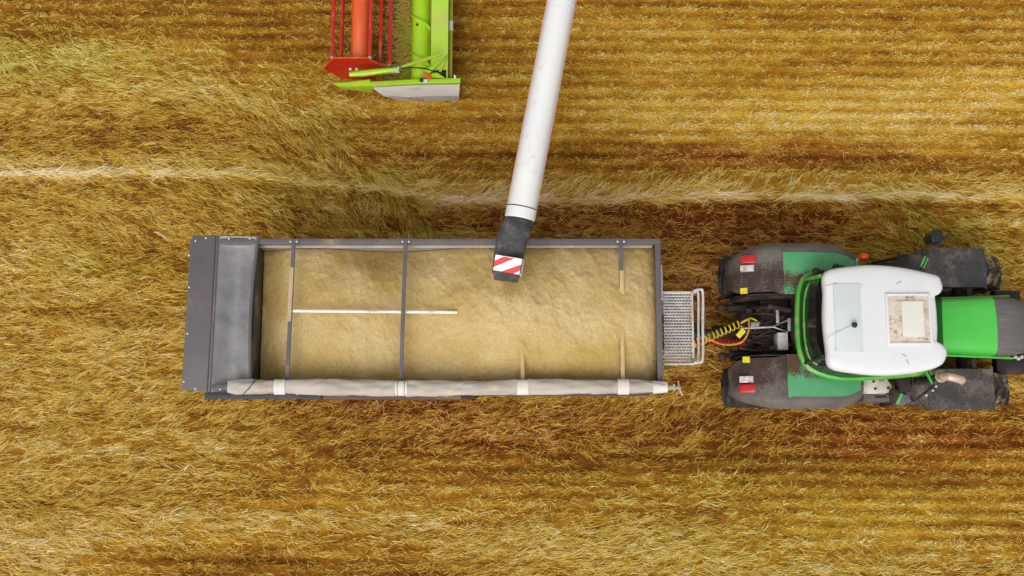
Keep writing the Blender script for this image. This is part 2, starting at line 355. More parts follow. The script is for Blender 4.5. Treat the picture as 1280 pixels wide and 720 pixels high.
# ------------------------------------------------------------------ ground sheet
def make_ground():
    gx = np.concatenate([[-1500, -300, -80, -30, -16], np.arange(-12, 12.001, .06), [16, 30, 80, 300, 1500]])
    gy = np.concatenate([[-1500, -300, -80, -20, -8], np.arange(-4, 11.001, .06), [16, 30, 80, 300, 1500]])
    XX, YY = np.meshgrid(gx, gy); X = XX.ravel(); Y = YY.ravel()
    u, v, tone, grn, red, rows, rowc, ang, wind = field(np.clip(X, -14, 14), np.clip(Y, -6, 12))
    Z = relief(X, Y, rows, rowc, wind) - .02
    me = bpy.data.meshes.new("field_ground"); nx, ny = len(gx), len(gy)
    idx = np.arange(nx * ny).reshape(ny, nx)
    q = np.stack([idx[:-1, :-1], idx[:-1, 1:], idx[1:, 1:], idx[1:, :-1]], -1).reshape(-1, 4)
    me.from_pydata(np.stack([X, Y, Z], -1).tolist(), [], q.tolist())
    a = me.attributes.new("straw_tone", 'FLOAT_COLOR', 'POINT')
    c = pal(tone - .34 + .17 * np.clip(rows, 0, 1), grn, np.clip(red + .15, 0, 1)); a.data.foreach_set("color", np.concatenate([c, np.ones((len(c), 1))], -1).astype(np.float32).ravel())
    for p in me.polygons: p.use_smooth = True
    m = bpy.data.materials.new("stubble_litter"); m.use_nodes = True; n = m.node_tree.nodes; l = m.node_tree.links; b = n["Principled BSDF"]
    b.inputs['Roughness'].default_value = .95; b.inputs['Specular IOR Level'].default_value = .1
    at = n.new("ShaderNodeAttribute"); at.attribute_name = "straw_tone"
    tc = n.new("ShaderNodeTexCoord"); mp = n.new("ShaderNodeMapping"); mp.inputs['Scale'].default_value = (18, 60, 20); l.new(tc.outputs['Object'], mp.inputs[0])
    nz = n.new("ShaderNodeTexNoise"); nz.inputs['Scale'].default_value = 1; nz.inputs['Detail'].default_value = 6; l.new(mp.outputs[0], nz.inputs['Vector'])
    mr = n.new("ShaderNodeMapRange"); mr.inputs['From Min'].default_value = .3; mr.inputs['From Max'].default_value = .7; mr.inputs['To Min'].default_value = .45; mr.inputs['To Max'].default_value = 1.3
    l.new(nz.outputs[0], mr.inputs['Value'])
    mx = n.new("ShaderNodeMix"); mx.data_type = 'RGBA'; mx.blend_type = 'MULTIPLY'; mx.inputs['Factor'].default_value = 1
    l.new(at.outputs['Color'], mx.inputs['A']); l.new(mr.outputs[0], mx.inputs['B']); l.new(mx.outputs['Result'], b.inputs['Base Color'])
    bp = n.new("ShaderNodeBump"); bp.inputs['Distance'].default_value = .03; bp.inputs['Strength'].default_value = .8; l.new(nz.outputs[0], bp.inputs['Height']); l.new(bp.outputs[0], b.inputs['Normal'])
    me.materials.append(m)
    o = bpy.data.objects.new("field_ground", me); COL.objects.link(o); o['kind'] = 'structure'; o['label'] = 'brown soil and flattened straw litter under the field'
make_ground()

def blade_material():
    m = bpy.data.materials.new("dry_straw"); m.use_nodes = True; n = m.node_tree.nodes; l = m.node_tree.links; b = n["Principled BSDF"]
    b.inputs['Roughness'].default_value = .55; b.inputs['Specular IOR Level'].default_value = .18
    at = n.new("ShaderNodeAttribute"); at.attribute_name = "straw_colour"; l.new(at.outputs['Color'], b.inputs['Base Color'])
    return m
BM_ = blade_material()
def make_blades(name, label, N, mode):
    """ribbons: 4 cross sections, 3 quads each. mode: 'lodged' long lying stalks, 'stubble' short tufts, 'loose' bright crossing straws"""
    LK = {'lodged': 7, 'stubble': 6, 'loose': 1}[mode]
    nl = int(N * 2.0 / LK)
    X = RNG.uniform(-10.7, 10.7, nl); Y = RNG.uniform(-2.9, 9.7, nl)
    u, v, tone, grn, red, rows, rowc, ang, wind = field(X, Y)
    under = (X > -4.8) & (X < 2.1) & (Y > 1.3) & (Y < 3.1)
    if mode == 'lodged': pr = (.4 + .6 * (1 - rows) + .3 * wind) * np.where(rows > .3, .22 + .25 * sstep(rowc, -.6, .5), 1)
    elif mode == 'stubble': pr = (.14 + 1.0 * rows + .3 * red) * (.15 + .85 * sstep(rowc, -.5, .4))
    else: pr = .45 + .5 * wind + .35 * red
    clump = fbm(X * 4.5, Y * 12, 91, 3)
    pr = pr * (.30 + 1.0 * sstep(clump, .36, .56)); pr = np.where(under, pr * .1, pr)
    sel = np.nonzero(RNG.random(nl) < pr * .85)[0][:N // LK]
    X, Y, tone, grn, red, rows, rowc, ang, wind = [np.repeat(q[sel], LK) for q in (X, Y, tone, grn, red, rows, rowc, ang, wind)]
    m_ = len(sel); k = m_ * LK; r = lambda a, b: RNG.uniform(a, b, k)
    lk = lambda sd: np.repeat(RNG.normal(0, sd, m_), LK)
    la, lt, lc, ll = lk(13), lk(.125 if mode != 'loose' else 0), lk(10), np.repeat(RNG.uniform(.7, 1.15, m_), LK)
    aa = np.radians(ang + la); ox = RNG.normal(0, .06 if mode == 'lodged' else .022, k); oy = RNG.normal(0, .018, k)
    if mode != 'loose': X = X + ox * np.cos(aa) - oy * np.sin(aa); Y = Y + ox * np.sin(aa) + oy * np.cos(aa)
    tone = tone + lt + (.28 * red + .05 if mode == 'loose' else 0)
    Z = relief(X, Y, rows, rowc, wind)
    # patches of stalks lean together: quantise a coarse tuft angle
    tuft = (vnoise(X * 2.6, Y * 4.2, 55) - .5) * 2
    if mode == 'lodged':
        th = ang + tuft * 13 + la + RNG.normal(0, 7, k) + np.where(rows > .4, lk(22), 0)
        Ln = r(.08, .30) * ll * (1 - .6 * rows) * (1 + .5 * wind); lift = np.radians(r(3, 24)); wd = r(.005, .0095); curl = lc + RNG.normal(0, 7, k)
        tone = tone + RNG.normal(0, .09, k) + .02
        flip = np.repeat(np.where(RNG.random(m_) < .25, 180, 0), LK)
    elif mode == 'stubble':
        th = RNG.uniform(-180, 180, k) * .4 + np.where(RNG.random(k) < .5, 180, 0) + ang
        Ln = r(.025, .085); lift = np.radians(r(15, 70)); wd = r(.005, .009); curl = RNG.normal(0, 14, k); flip = 0
        tone = tone + RNG.normal(0, .10, k) + .03
    else:
        th = ang + RNG.normal(0, 30, k) + np.where(red > .3, RNG.normal(0, 30, k), 0)
        Ln = r(.06, .26) * (1 - .55 * rows); lift = np.radians(r(0, 16)); wd = r(.004, .008); curl = RNG.normal(0, 20, k)
        tone = tone + np.abs(RNG.normal(.05, .10, k)) + .03; Z = Z + r(.04, .11); flip = 0
    th = np.radians(th + flip); curl = np.radians(curl)
    pts = []; z = Z.copy(); x = X.copy(); y = Y.copy(); seg = Ln / 3; P0 = [np.stack([x, y, z], -1)]; dirs = []
    for i in range(3):
        a = th + curl * i * .8; l_ = lift * (1.0 - .55 * i) if mode != 'loose' else lift * (1 - i)
        dx = np.cos(a) * np.cos(l_); dy = np.sin(a) * np.cos(l_); dz = np.sin(l_)
        x = x + dx * seg; y = y + dy * seg; z = z + dz * seg
        P0.append(np.stack([x, y, z], -1)); dirs.append(a)
    dirs.append(dirs[-1]); roll = RNG.normal(0, .55, k)
    V = np.zeros((k, 8, 3), np.float32); ws = [.9, 1.0, .8, .25] if mode != 'stubble' else [1, 1, .9, .5]
    for i in range(4):
        sx = -np.sin(dirs[i]) * np.cos(roll); sy = np.cos(dirs[i]) * np.cos(roll); sz = np.sin(roll)
        o = np.stack([sx, sy, sz], -1) * (wd * ws[i] * .5)[:, None]
        V[:, 2 * i] = P0[i] - o; V[:, 2 * i + 1] = P0[i] + o
    me = bpy.data.meshes.new(name)
    me.vertices.add(k * 8); me.vertices.foreach_set("co", V.reshape(-1))
    base = (np.arange(k) * 8)[:, None, None]; q = np.array([[0, 2, 3, 1], [2, 4, 5, 3], [4, 6, 7, 5]])[None]
    Fq = (base + q).reshape(-1).astype(np.int32)
    me.loops.add(k * 12); me.loops.foreach_set("vertex_index", Fq)
    me.polygons.add(k * 3); me.polygons.foreach_set("loop_start", np.arange(0, k * 12, 4, dtype=np.int32))
    me.update(calc_edges=True)
    c = pal(tone, np.clip(grn * r(.6, 1.3), 0, 1), np.clip(red * r(.3, 1.2), 0, 1)) * r(.86, 1.14)[:, None]
    c3 = np.repeat(c, 3, 0); a = me.attributes.new("straw_colour", 'FLOAT_COLOR', 'FACE')
    a.data.foreach_set("color", np.concatenate([c3, np.ones((len(c3), 1))], -1).astype(np.float32).ravel())
    me.materials.append(BM_)
    o = bpy.data.objects.new(name, me); COL.objects.link(o); o['kind'] = 'stuff'; o['label'] = label; o['category'] = 'straw'
make_blades("lodged_straw", "golden flattened cereal stalks lying over the whole field", 270000, 'lodged')
make_blades("cut_stubble", "short cut stubble standing in rows across the field", 165000, 'stubble')
make_blades("loose_straw", "pale loose straws scattered on top of the stubble", 42000, 'loose')

# ------------------------------------------------------------------ wheels (shared builder)
def wheel(parent, c, R, W, nl, lug=True, mud='rubber_mud'):
    h = W / 2
    rim = R * .55
    w_ = MB(); w_.lathe_y([(rim, -h * .85), (rim + .02, -h * .95), (R * .82, -h), (R * .95, -h * .9), (R * .985, -h * .5), (R, 0), (R * .985, h * .5), (R * .95, h * .9), (R * .82, h), (rim + .02, h * .95), (rim, h * .85)], c, 40)
    if lug:
        for i in range(nl):
            for sgn in (-1, 1):
                a0 = 2 * PI * (i + (.5 if sgn > 0 else 0)) / nl; pts = []
                for q in range(4):
                    t = q / 3; y = sgn * (h * .02 + t * h * .96); a = a0 + t * .62 * (2 * PI / nl) * 1.1
                    rr = R * (1 - .05 * t * t)
                    pts.append((a, y, rr))
                lw = .55 * PI / nl * .75
                vs = []
                for a, y, rr in pts:
                    for (da, dr) in ((-lw, -.02), (-lw * .7, .045), (lw * .7, .045), (lw, -.02)):
                        vs.append((c[0] + (rr + dr) * math.cos(a + da), c[1] + y, c[2] + (rr + dr) * math.sin(a + da)))
                fs = [(q * 4 + e, q * 4 + e + 1, q * 4 + e + 5, q * 4 + e + 4) for q in range(3) for e in range(3)] + [(0, 1, 2, 3), (15, 14, 13, 12)]
                w_.add(vs, fs)
    wh = MB().lathe_y([(.001, -h * .5), (rim * .5, -h * .5), (rim * .55, -h * .3), (rim * .9, -h * .3), (rim, -h * .8), (rim, h * .8), (rim * .9, h * .3), (rim * .55, h * .3), (rim * .5, h * .5), (.001, h * .5)], c, 32)
    o = wh.build('wheel', 'rim', parent)
    w_.build('tyre', mud, o)
    return o

# ------------------------------------------------------------------ TRAILER
def make_trailer():
    X0, X1, Y0, Y1, ZR = -4.98, 2.30, 1.075, 3.42, 3.3
    XM = 0; YM = (Y0 + Y1) / 2
    T = thing('grain_trailer', (-1.3, YM, 0), 'long grey grain trailer with open top, full of grain, hitched behind the green tractor', 'trailer')
    # walls: inner faces slightly raked
    XH = P(318, 390, ZR).x      # front edge of the rear hood
    t = .085
    # side walls below the rim (outside skin with vertical posts)
    for s, y in ((1, Y1), (-1, Y0)):
        yo = y - s * .004; yi = y - s * .05
        MB().bx(XH - .9, X1 - .02, min(yo - s * .02, yi), max(yo - s * .02, yi), 1.35, ZR - .10).build('side_wall', 'steel', T)
        MB().bx(XH - .9, X1 - .09, min(yi - s * .004, yi - s * .02), max(yi - s * .004, yi - s * .02), 1.5, ZR - .085).build('inner_wall_sheet', 'wallin', T)
        MB().bx(XH - 1.0, X1, y - (t if s > 0 else 0), y + (0 if s > 0 else t), ZR - .09, ZR).build('top_rail', 'steel', T, bevel=.008)
        MB().bx(XH - .2, X1 - .1, min(y - s * .07, y - s * .11), max(y - s * .07, y - s * .11), ZR - .21, ZR - .165).build('inner_rail', 'wallin', T, bevel=.008)
        for i in range(9 if s > 0 else 0):
            x = XH + .05 + i * (X1 - XH - .15) / 8
            MB().bx(x - .04, x + .04, min(y - s * .02, y + s * .025), max(y - s * .02, y + s * .025), 1.35, ZR - .1).build('side_post', 'steel', T, bevel=.006)
    MB().bx(X1 - .085, X1, Y0 + t + .002, Y1 - t - .002, ZR - .088, ZR + .003).build('front_rail', 'steel', T, bevel=.008)
    MB().bx(X1 - .05, X1 - .015, Y0 + .03, Y1 - .03, 1.35, ZR - .09).build('front_wall', 'steel', T)
    MB().bx(X1 - .002, X1 + .03, P(0, 375, ZR).y, P(0, 330, ZR).y, ZR - .12, ZR - .06).build('front_bracket', 'galv', T, bevel=.005)
    MB().bx(X0 + .15, X1 - .02, Y0 + .1, Y1 - .1, 1.28, 1.36).build('floor', 'rust', T)
    # rear hood: flat sheet and a dished sheet with a rolled lip
    a, b = P(240, 294, ZR), P(227, 488, ZR); c, d_ = P(273, 295, ZR), P(262, 490, ZR)
    hp = MB().prism([(a.x - .02, a.y - .09), (a.x + .03, a.y), (c.x, c.y + .005), (d_.x, d_.y), (b.x + .05, b.y + .005), (b.x, b.y + .03)], ZR - .03, ZR + .012)
    ho = hp.build('rear_hood_sheet', 'steel', T, bevel=.006)
    e, f_ = P(321, 296, ZR), P(311, 489, ZR)
    def dish(uu, vv):
        p = c.lerp(d_, vv); q = e.lerp(f_, vv)
        bow = -.055 * math.sin(PI * min(1, vv * 1.05)) 
        x = p.x + (q.x + bow * uu - p.x) * uu; y = p.y + (q.y - p.y) * uu
        z = ZR - .005 - .17 * math.sin(PI * uu) ** 1.2 * min(1, 16 * vv, 16 * (1 - vv)) ** .8 + .01
        return (x + .012, y, z)
    MB().slab(dish, 20, 30, .02).build('dished_rear_sheet', 'zinc', T)
    lip = [Vector(dish(1, k / 24)) + Vector((.01, 0, .0)) for k in range(25)]
    MB().tube(lip, .026, 8).build('sheet_lip', 'steel', T)
    MB().beam(c + Vector((.0, 0, .02)), d_ + Vector((.0, 0, .02)), .03, .03).build('hood_ridge', 'steel', T, bevel=.006)
    MB().beam(c + Vector((-.035, 0, .014)), d_ + Vector((-.035, 0, .014)), .012, .012).build('hood_crease', 'steel_dark', T)
    # inner rear wall under the lip and rear wall
    MB().bx(XH - .09, XH - .03, Y0 + .06, Y1 - .06, 2.3, ZR - .12).build('rear_inner_wall', 'steel_dark', T)
    MB().bx(X0 + .06, X0 + .1, Y0 + .08, Y1 - .08, 1.35, ZR - .04).build('rear_door', 'steel', T)
    for y_ in (Y0 + .04, Y1 - .12): MB().bx(X0 + .05, X0 + .12, y_, y_ + .08, 1.3, ZR - .04).build('rear_frame', 'steel', T)
    bolts = [(241, 302), (233, 360), (231, 418), (226.5, 478), (254, 295.5), (283, 296), (309, 296), (241, 487), (272, 487.5), (233, 320)]
    for px, py in bolts:
        q = P(px + 3, py + (2 if py < 300 else -1), ZR + .02)
        MB().lathe_y([(0.0005, 0), (.016, 0), (.016, .012), (.0005, .016)], (0, 0, 0), 8)
        MB().sphere((q.x, q.y, ZR + .012), .016, (1, 1, .7), 8, 5).build('bolt', 'rivet', T)
    # cross ribs
    HW = .030
    ribs = [(367, 358.5, 'steel', .0), (507, 501, 'steel', .03), (776, 778, 'steel', -.01), (651, 653.5, 'rib_tan', -.03)]
    for xt, xb, m, dz in ribs:
        A = P(xt, 300, ZR + .02); B = P(xb, 480, ZR + .02); pts = []
        for k in range(13):
            q = A.lerp(B, k / 12); q.z = ZR + .005 + dz * math.sin(PI * k / 12) ; pts.append(q)
        if m == 'rib_tan':
            pts = pts
        for k in range(1):
            mb = MB()
            vs = []
            for q in pts:
                vs += [(q.x - HW, q.y, q.z - .02), (q.x + HW, q.y, q.z - .02), (q.x + HW, q.y, q.z + .015), (q.x - HW, q.y, q.z + .015)]
            fs = [(i * 4 + e2, i * 4 + (e2 + 1) % 4, i * 4 + 4 + (e2 + 1) % 4, i * 4 + 4 + e2) for i in range(12) for e2 in range(4)] + [(0, 1, 2, 3), (51, 50, 49, 48)]
            mb.add(vs, fs); r_ = mb.build('cross_rib', m, T, bevel=.004)
            gp = MB().bx(A.x - .08, A.x + .08, Y1 - .085, Y1 - .005, ZR + .002, ZR + .014)
            if m != 'rib_tan': 
                gp.build('rib_plate', 'steel', r_)
                for dx in (-.05, .05): MB().sphere((A.x + dx, Y1 - .05, ZR + .018), .016, (1, 1, .6), 8, 5).build('bolt', 'rivet', r_)
    A = P(365, 334, ZR); B = P(361.5, 402, ZR)
    MB().add([(A.x + .032, A.y, ZR), (A.x - .032, A.y, ZR), (B.x - .032, B.y, ZR), (B.x + .032, B.y, ZR), (A.x + .032, A.y, ZR + .027), (A.x - .032, A.y, ZR + .027), (B.x - .032, B.y, ZR + .027), (B.x + .032, B.y, ZR + .027)], [(0, 1, 2, 3), (4, 5, 6, 7), (0, 1, 5, 4), (1, 2, 6, 5), (2, 3, 7, 6), (3, 0, 4, 7)]).build('rib_cover', 'rib_dust', T, bevel=.01)
    # grain-dusted end of the third rib (lower part)
    A = P(777, 338, ZR); B = P(777.3, 368, ZR); MB().bx(A.x - .034, A.x + .032, B.y, A.y, ZR - .0, ZR + .027).build('rib_cover', 'rib_tan', T, bevel=.01)
    A = P(777.5, 412, ZR); B = P(778, 476, ZR)
    MB().bx(A.x - .032, A.x + .032, B.y, A.y, ZR - .0, ZR + .026).build('rib_cover', 'rib_tan', T, bevel=.01)
    # white lengthways bar
    A = P(362, 388.5, ZR - .02); B = P(571.5, 390.3, ZR - .03)
    MB().tube([A, A.lerp(B, .5), B], .024, 10).build('roof_bar', 'bar', T)
    # rolled tarpaulin on the near side
    N = 420; A = P(285, 485, ZR + .12); B = P(834, 485, ZR + .12); A.y = B.y = P(500, 484.6, ZR + .1).y
    seg = 28; vs = []; rnd = random.Random(3)
    for i in range(N + 1):
        t_ = i / N; x = A.x + (B.x - A.x) * t_
        px = 285 + (834 - 285) * t_
        r0 = .111
        r0 *= min(1, .72 + (px - 285) / 12 * .3) if px < 300 else 1
        if px > 795: r0 *= 1 - .42 * ((px - 795) / 39) ** 1.5 if px < 834 else .5
        strap = any(abs(px - s_) < 7 for s_ in (350, 501, 653, 779))
        for k in range(seg):
            a_ = 2 * PI * k / seg
            wv = .014 * math.sin(a_ * 2 + x * 2.2 + 1.3 * math.sin(x * 1.7)) + .004 * math.sin(a_ * 5 + x * 4.1) + .005 * math.sin(a_ * 4 - x * 9 + 2 * math.sin(x * 2))
            wv += .007 * (float(vnoise(np.array([x * 5 + a_ * 1.2]), np.array([a_ * 2.2 - x * 2]), 4)[0]) - .5) * 2
            fold = max(0, 1 - abs(((a_ * .16 + x * .9) % 1) - .5) / .06) * .012
            if strap: wv *= .25; fold = 0
            rr = r0 + wv - fold - (.008 if strap else 0)
            yy = A.y + rr * math.cos(a_) + .012 * math.sin(x * 1.3) + (.008 if px > 780 else 0); zz = A.z + rr * .72 * math.sin(a_)
            vs.append((x, yy, zz))
    fs = [(i * seg + k, i * seg + (k + 1) % seg, (i + 1) * seg + (k + 1) % seg, (i + 1) * seg + k) for i in range(N) for k in range(seg)] + [tuple(range(seg)), tuple(N * seg + k for k in range(seg))[::-1]]
    tp = MB().add(vs, fs).build('rolled_tarpaulin', 'tarp', T, smooth=60)
    for px, wdt in ((350, .17), (653.5, .17), (779, .17), (495.5, .03), (508, .03), (501.7, .09), (825, .22)):
        x = (px - 640) / F * (B - Vector((0, 0, H))).length * 1.0
        x = P(px, 485, ZR + .12).x
        R_ = .117 if px < 800 else .100
        if px == 501.7: R_ = .1145
        MB().lathe_y([(R_, 0), (R_, wdt), ], (0, 0, 0), 28)
        mb = MB(); v2 = []
        for e3 in (-.5, -.25, 0, .25, .5):
            for k in range(28):
                a_ = 2 * PI * k / 28; rr = R_ + .003 * math.sin(a_ * 3 + px) - (.01 * (e3 + .5) * 2 if px > 800 else 0)
                v2.append((x + e3 * wdt, A.y + rr * math.cos(a_) + .012 * math.sin(x * 1.3), A.z + rr * .74 * math.sin(a_)))
        f2 = [(i * 28 + k, i * 28 + (k + 1) % 28, (i + 1) * 28 + (k + 1) % 28, (i + 1) * 28 + k) for i in range(4) for k in range(28)]
        mb.add(v2, f2).build('strap', 'strap', tp)
    sm_ = [(A.x + .30 + .05 * math.sin(t_) + .09 * math.cos(t_), A.y + .112 * math.cos(t_), A.z + .086 * math.sin(t_)) for t_ in [k * PI / 12 for k in range(13)]]
    MB().tube(sm_, .008, 6).build('tarpaulin_seam', 'steel_dark', tp)
    # crank end
    x = B.x
    MB().tube([(x - .05, A.y, A.z), (x + .06, A.y, A.z), (x + .2, A.y, A.z - .01)], [.05, .035, .022], 10).build('roll_shaft', 'galv', T)
    MB().tube([(x + .17, A.y + .1, A.z - .01), (x + .18, A.y, A.z), (x + .23, A.y - .12, A.z - .02)], .014, 8).build('crank_handle', 'galv', T)
    MB().tube([(x + .1, A.y + .05, A.z + .03), (x + .1, A.y - .05, A.z + .03)], .02, 8).build('crank_joint', 'galv', T)
    # lower side rail seen beyond the roll
    A2 = P(256, 494.5, ZR - .12); B2 = P(400, 494, ZR - .12)
    MB().bx(A2.x, B2.x + .02, A2.y - .05, A2.y + .05, ZR - .22, ZR - .10).build('side_rail', 'steel_dark', T, bevel=.008)
    A3 = P(396, 494, ZR - .2); B3 = P(576, 494, ZR - .2)
    MB().bx(A3.x, B3.x, A3.y - .06, A3.y + .07, ZR - .42, ZR - .2).build('side_box_rail', 'rust', T, bevel=.008)
    MB().bx(A2.x - .03, A2.x + .12, A2.y - .05, A2.y + .02, ZR - .4, ZR - .28).build('tail_bracket', 'rust', T, bevel=.005)
    for px in (372, 488, 502): 
        q = P(px, 493, ZR - .1); MB().sphere((q.x, q.y, ZR - (.1 if px < 400 else .2)), .014, seg=8, rg=5).build('bolt', 'rivet', T)
    # front platform: perforated plate
    zf = 2.75; a = P(829, 366.5, zf); b = P(866, 454, zf)
    nx_, ny_ = 9, 24; mb = MB(); px_ = (b.x - a.x) / nx_; py_ = (a.y - b.y) / ny_
    for i in range(nx_):
        for j in range(ny_):
            cx = a.x + (i + .5) * px_; cy = b.y + (j + .5) * py_
            o = [(cx + sx * px_ / 2, cy + sy * py_ / 2, zf) for sx, sy in ((-1, -1), (1, -1), (1, 1), (-1, 1))]
            r = .27
            n_ = [(cx + (.12 if j % 2 else -.12) * px_ + sx * px_ * r, cy + sy * py_ * .21, zf - .006) for sx, sy in ((-1, -1), (1, -1), (1, 1), (-1, 1))]
            mb.add(o + n_ + [(p_[0], p_[1], zf - .02) for p_ in n_], [(k, (k + 1) % 4, 4 + (k + 1) % 4, 4 + k) for k in range(4)] + [(4 + k, 4 + (k + 1) % 4, 8 + (k + 1) % 4, 8 + k) for k in range(4)])
    pl = mb.build('platform_grating', 'galv', T, fixn=False, smooth=0)
    MB().bx(a.x - .01, b.x, a.y, a.y + .03, zf - .03, zf + .012).bx(a.x - .01, b.x, b.y - .03, b.y, zf - .03, zf + .012).bx(b.x, b.x + .03, b.y - .03, a.y + .03, zf - .03, zf + .01).build('platform_frame', 'tub', T, bevel=.004)
    zr = 3.0
    def loop(pxr, z, r, y0=362, y1=453, pxs=866):
        q = [P(pxs, y0 + 3, zf), P(pxs + 2, y0 + 1.5, z), P(pxr - 3, y0, z), P(pxr, y0 + 5, z), P(pxr, (y0 + y1) / 2, z), P(pxr, y1 - 6, z), P(pxr - 4, y1, z), P(pxs + 2, y1, z), P(pxs, y1, zf)]
        return MB().tube(smooth(q, 5), r, 10)
    loop(878.5, zr, .022).build('railing', 'tub', T); loop(873, zr - .12, .02, 364, 451).build('railing', 'tub', T)
    MB().tube([P(868, 366, zf), P(872, 363, zr)], .02, 8).build('railing_stay', 'tub', T); MB().tube([P(868, 448, zf), P(872, 452, zr)], .02, 8).build('railing_stay', 'tub', T)
    # chassis, drawbar, axles
    for s in (-1, 1): MB().bx(X0 + .3, X1 - .3, YM + s * .42 - .06, YM + s * .42 + .06, 1.0, 1.275).build('chassis_beam', 'black', T, bevel=.01)
    for s in (-1, 1): MB().beam((X1 - .4, YM + s * .40, .98), (X1 + 1.05, YM + s * .07, .72), .12, .16).build('drawbar', 'black', T, bevel=.01)
    MB().tube([(X1 + 1.0, YM, .72), (X1 + 1.25, YM, .70)], [.09, .06], 12).build('drawbar_eye', 'grime', T)
    MB().tube([(X1 + .35, YM + .55, .05), (X1 + .35, YM + .55, 1.2)], .05, 10).bx(X1 + .22, X1 + .48, YM + .42, YM + .68, .03, .06).build('support_leg', 'galv', T)
    for x in (-2.6, -1.25):
        MB().tube([(x, YM - .95, .62), (x, YM + .95, .62)], .07, 12).build('axle', 'black', T)
        for s in (-1, 1): wheel(T, (x, YM + s * .92, .62), .6, .45, 22, True)
    for s in (-1, 1): MB().slab(lambda a_, b_: (-1.92 + (a_ - .5) * 2.7, YM + s * (.68 + b_ * .47), 1.25 - .25 * abs(2 * a_ - 1) ** 4), 16, 2, .02).build('mudguard', 'black', T)
    # hoses between trailer and tractor
    def coil(a_, b_, r, turns, rt, sag=.1):
        pts = []
        n_ = turns * 12
        for i in range(n_ + 1):
            t_ = i / n_; q = a_.lerp(b_, t_); q.z -= sag * math.sin(PI * t_); dd = (b_ - a_).normalized(); sd = dd.cross(Vector((0, 0, 1))).normalized()
            up = sd.cross(dd); an = 2 * PI * turns * t_
            pts.append(q + sd * r * math.cos(an) + up * r * math.sin(an))
        return MB().tube(pts, rt, 6)
    coil(P(866, 430, 1.7), P(926, 404, 1.6), .062, 12, .012).build('coiled_air_hose', 'hosey', T)
    coil(P(862, 424, 1.55), P(932, 428, 1.5), .05, 22, .013, .05).build('coiled_air_hose', 'hoser', T)
    MB().tube(smooth([P(880, 420, 1.75), P(893, 427, 1.7), P(905, 430.5, 1.65), P(920, 430, 1.65), P(930, 425, 1.7), P(936, 412, 1.75), P(936, 400, 1.7)], 6), .018, 8).build('sleeved_hose', 'hoseo', T)
    MB().beam(P(922, 421, 1.8), P(930, 412, 1.82), .09, .05).build('hose_coupling', 'yel', T, bevel=.01)
    MB().tube(smooth([P(926, 404, 1.6), P(933, 400, 1.65), P(940, 398, 1.6), P(950, 404, 1.4)], 5), .018, 8).build('hose_end', 'hosey', T)
    return T, XH, X1, Y0, Y1, ZR
T, XH, TX1, TY0, TY1, ZR = make_trailer()

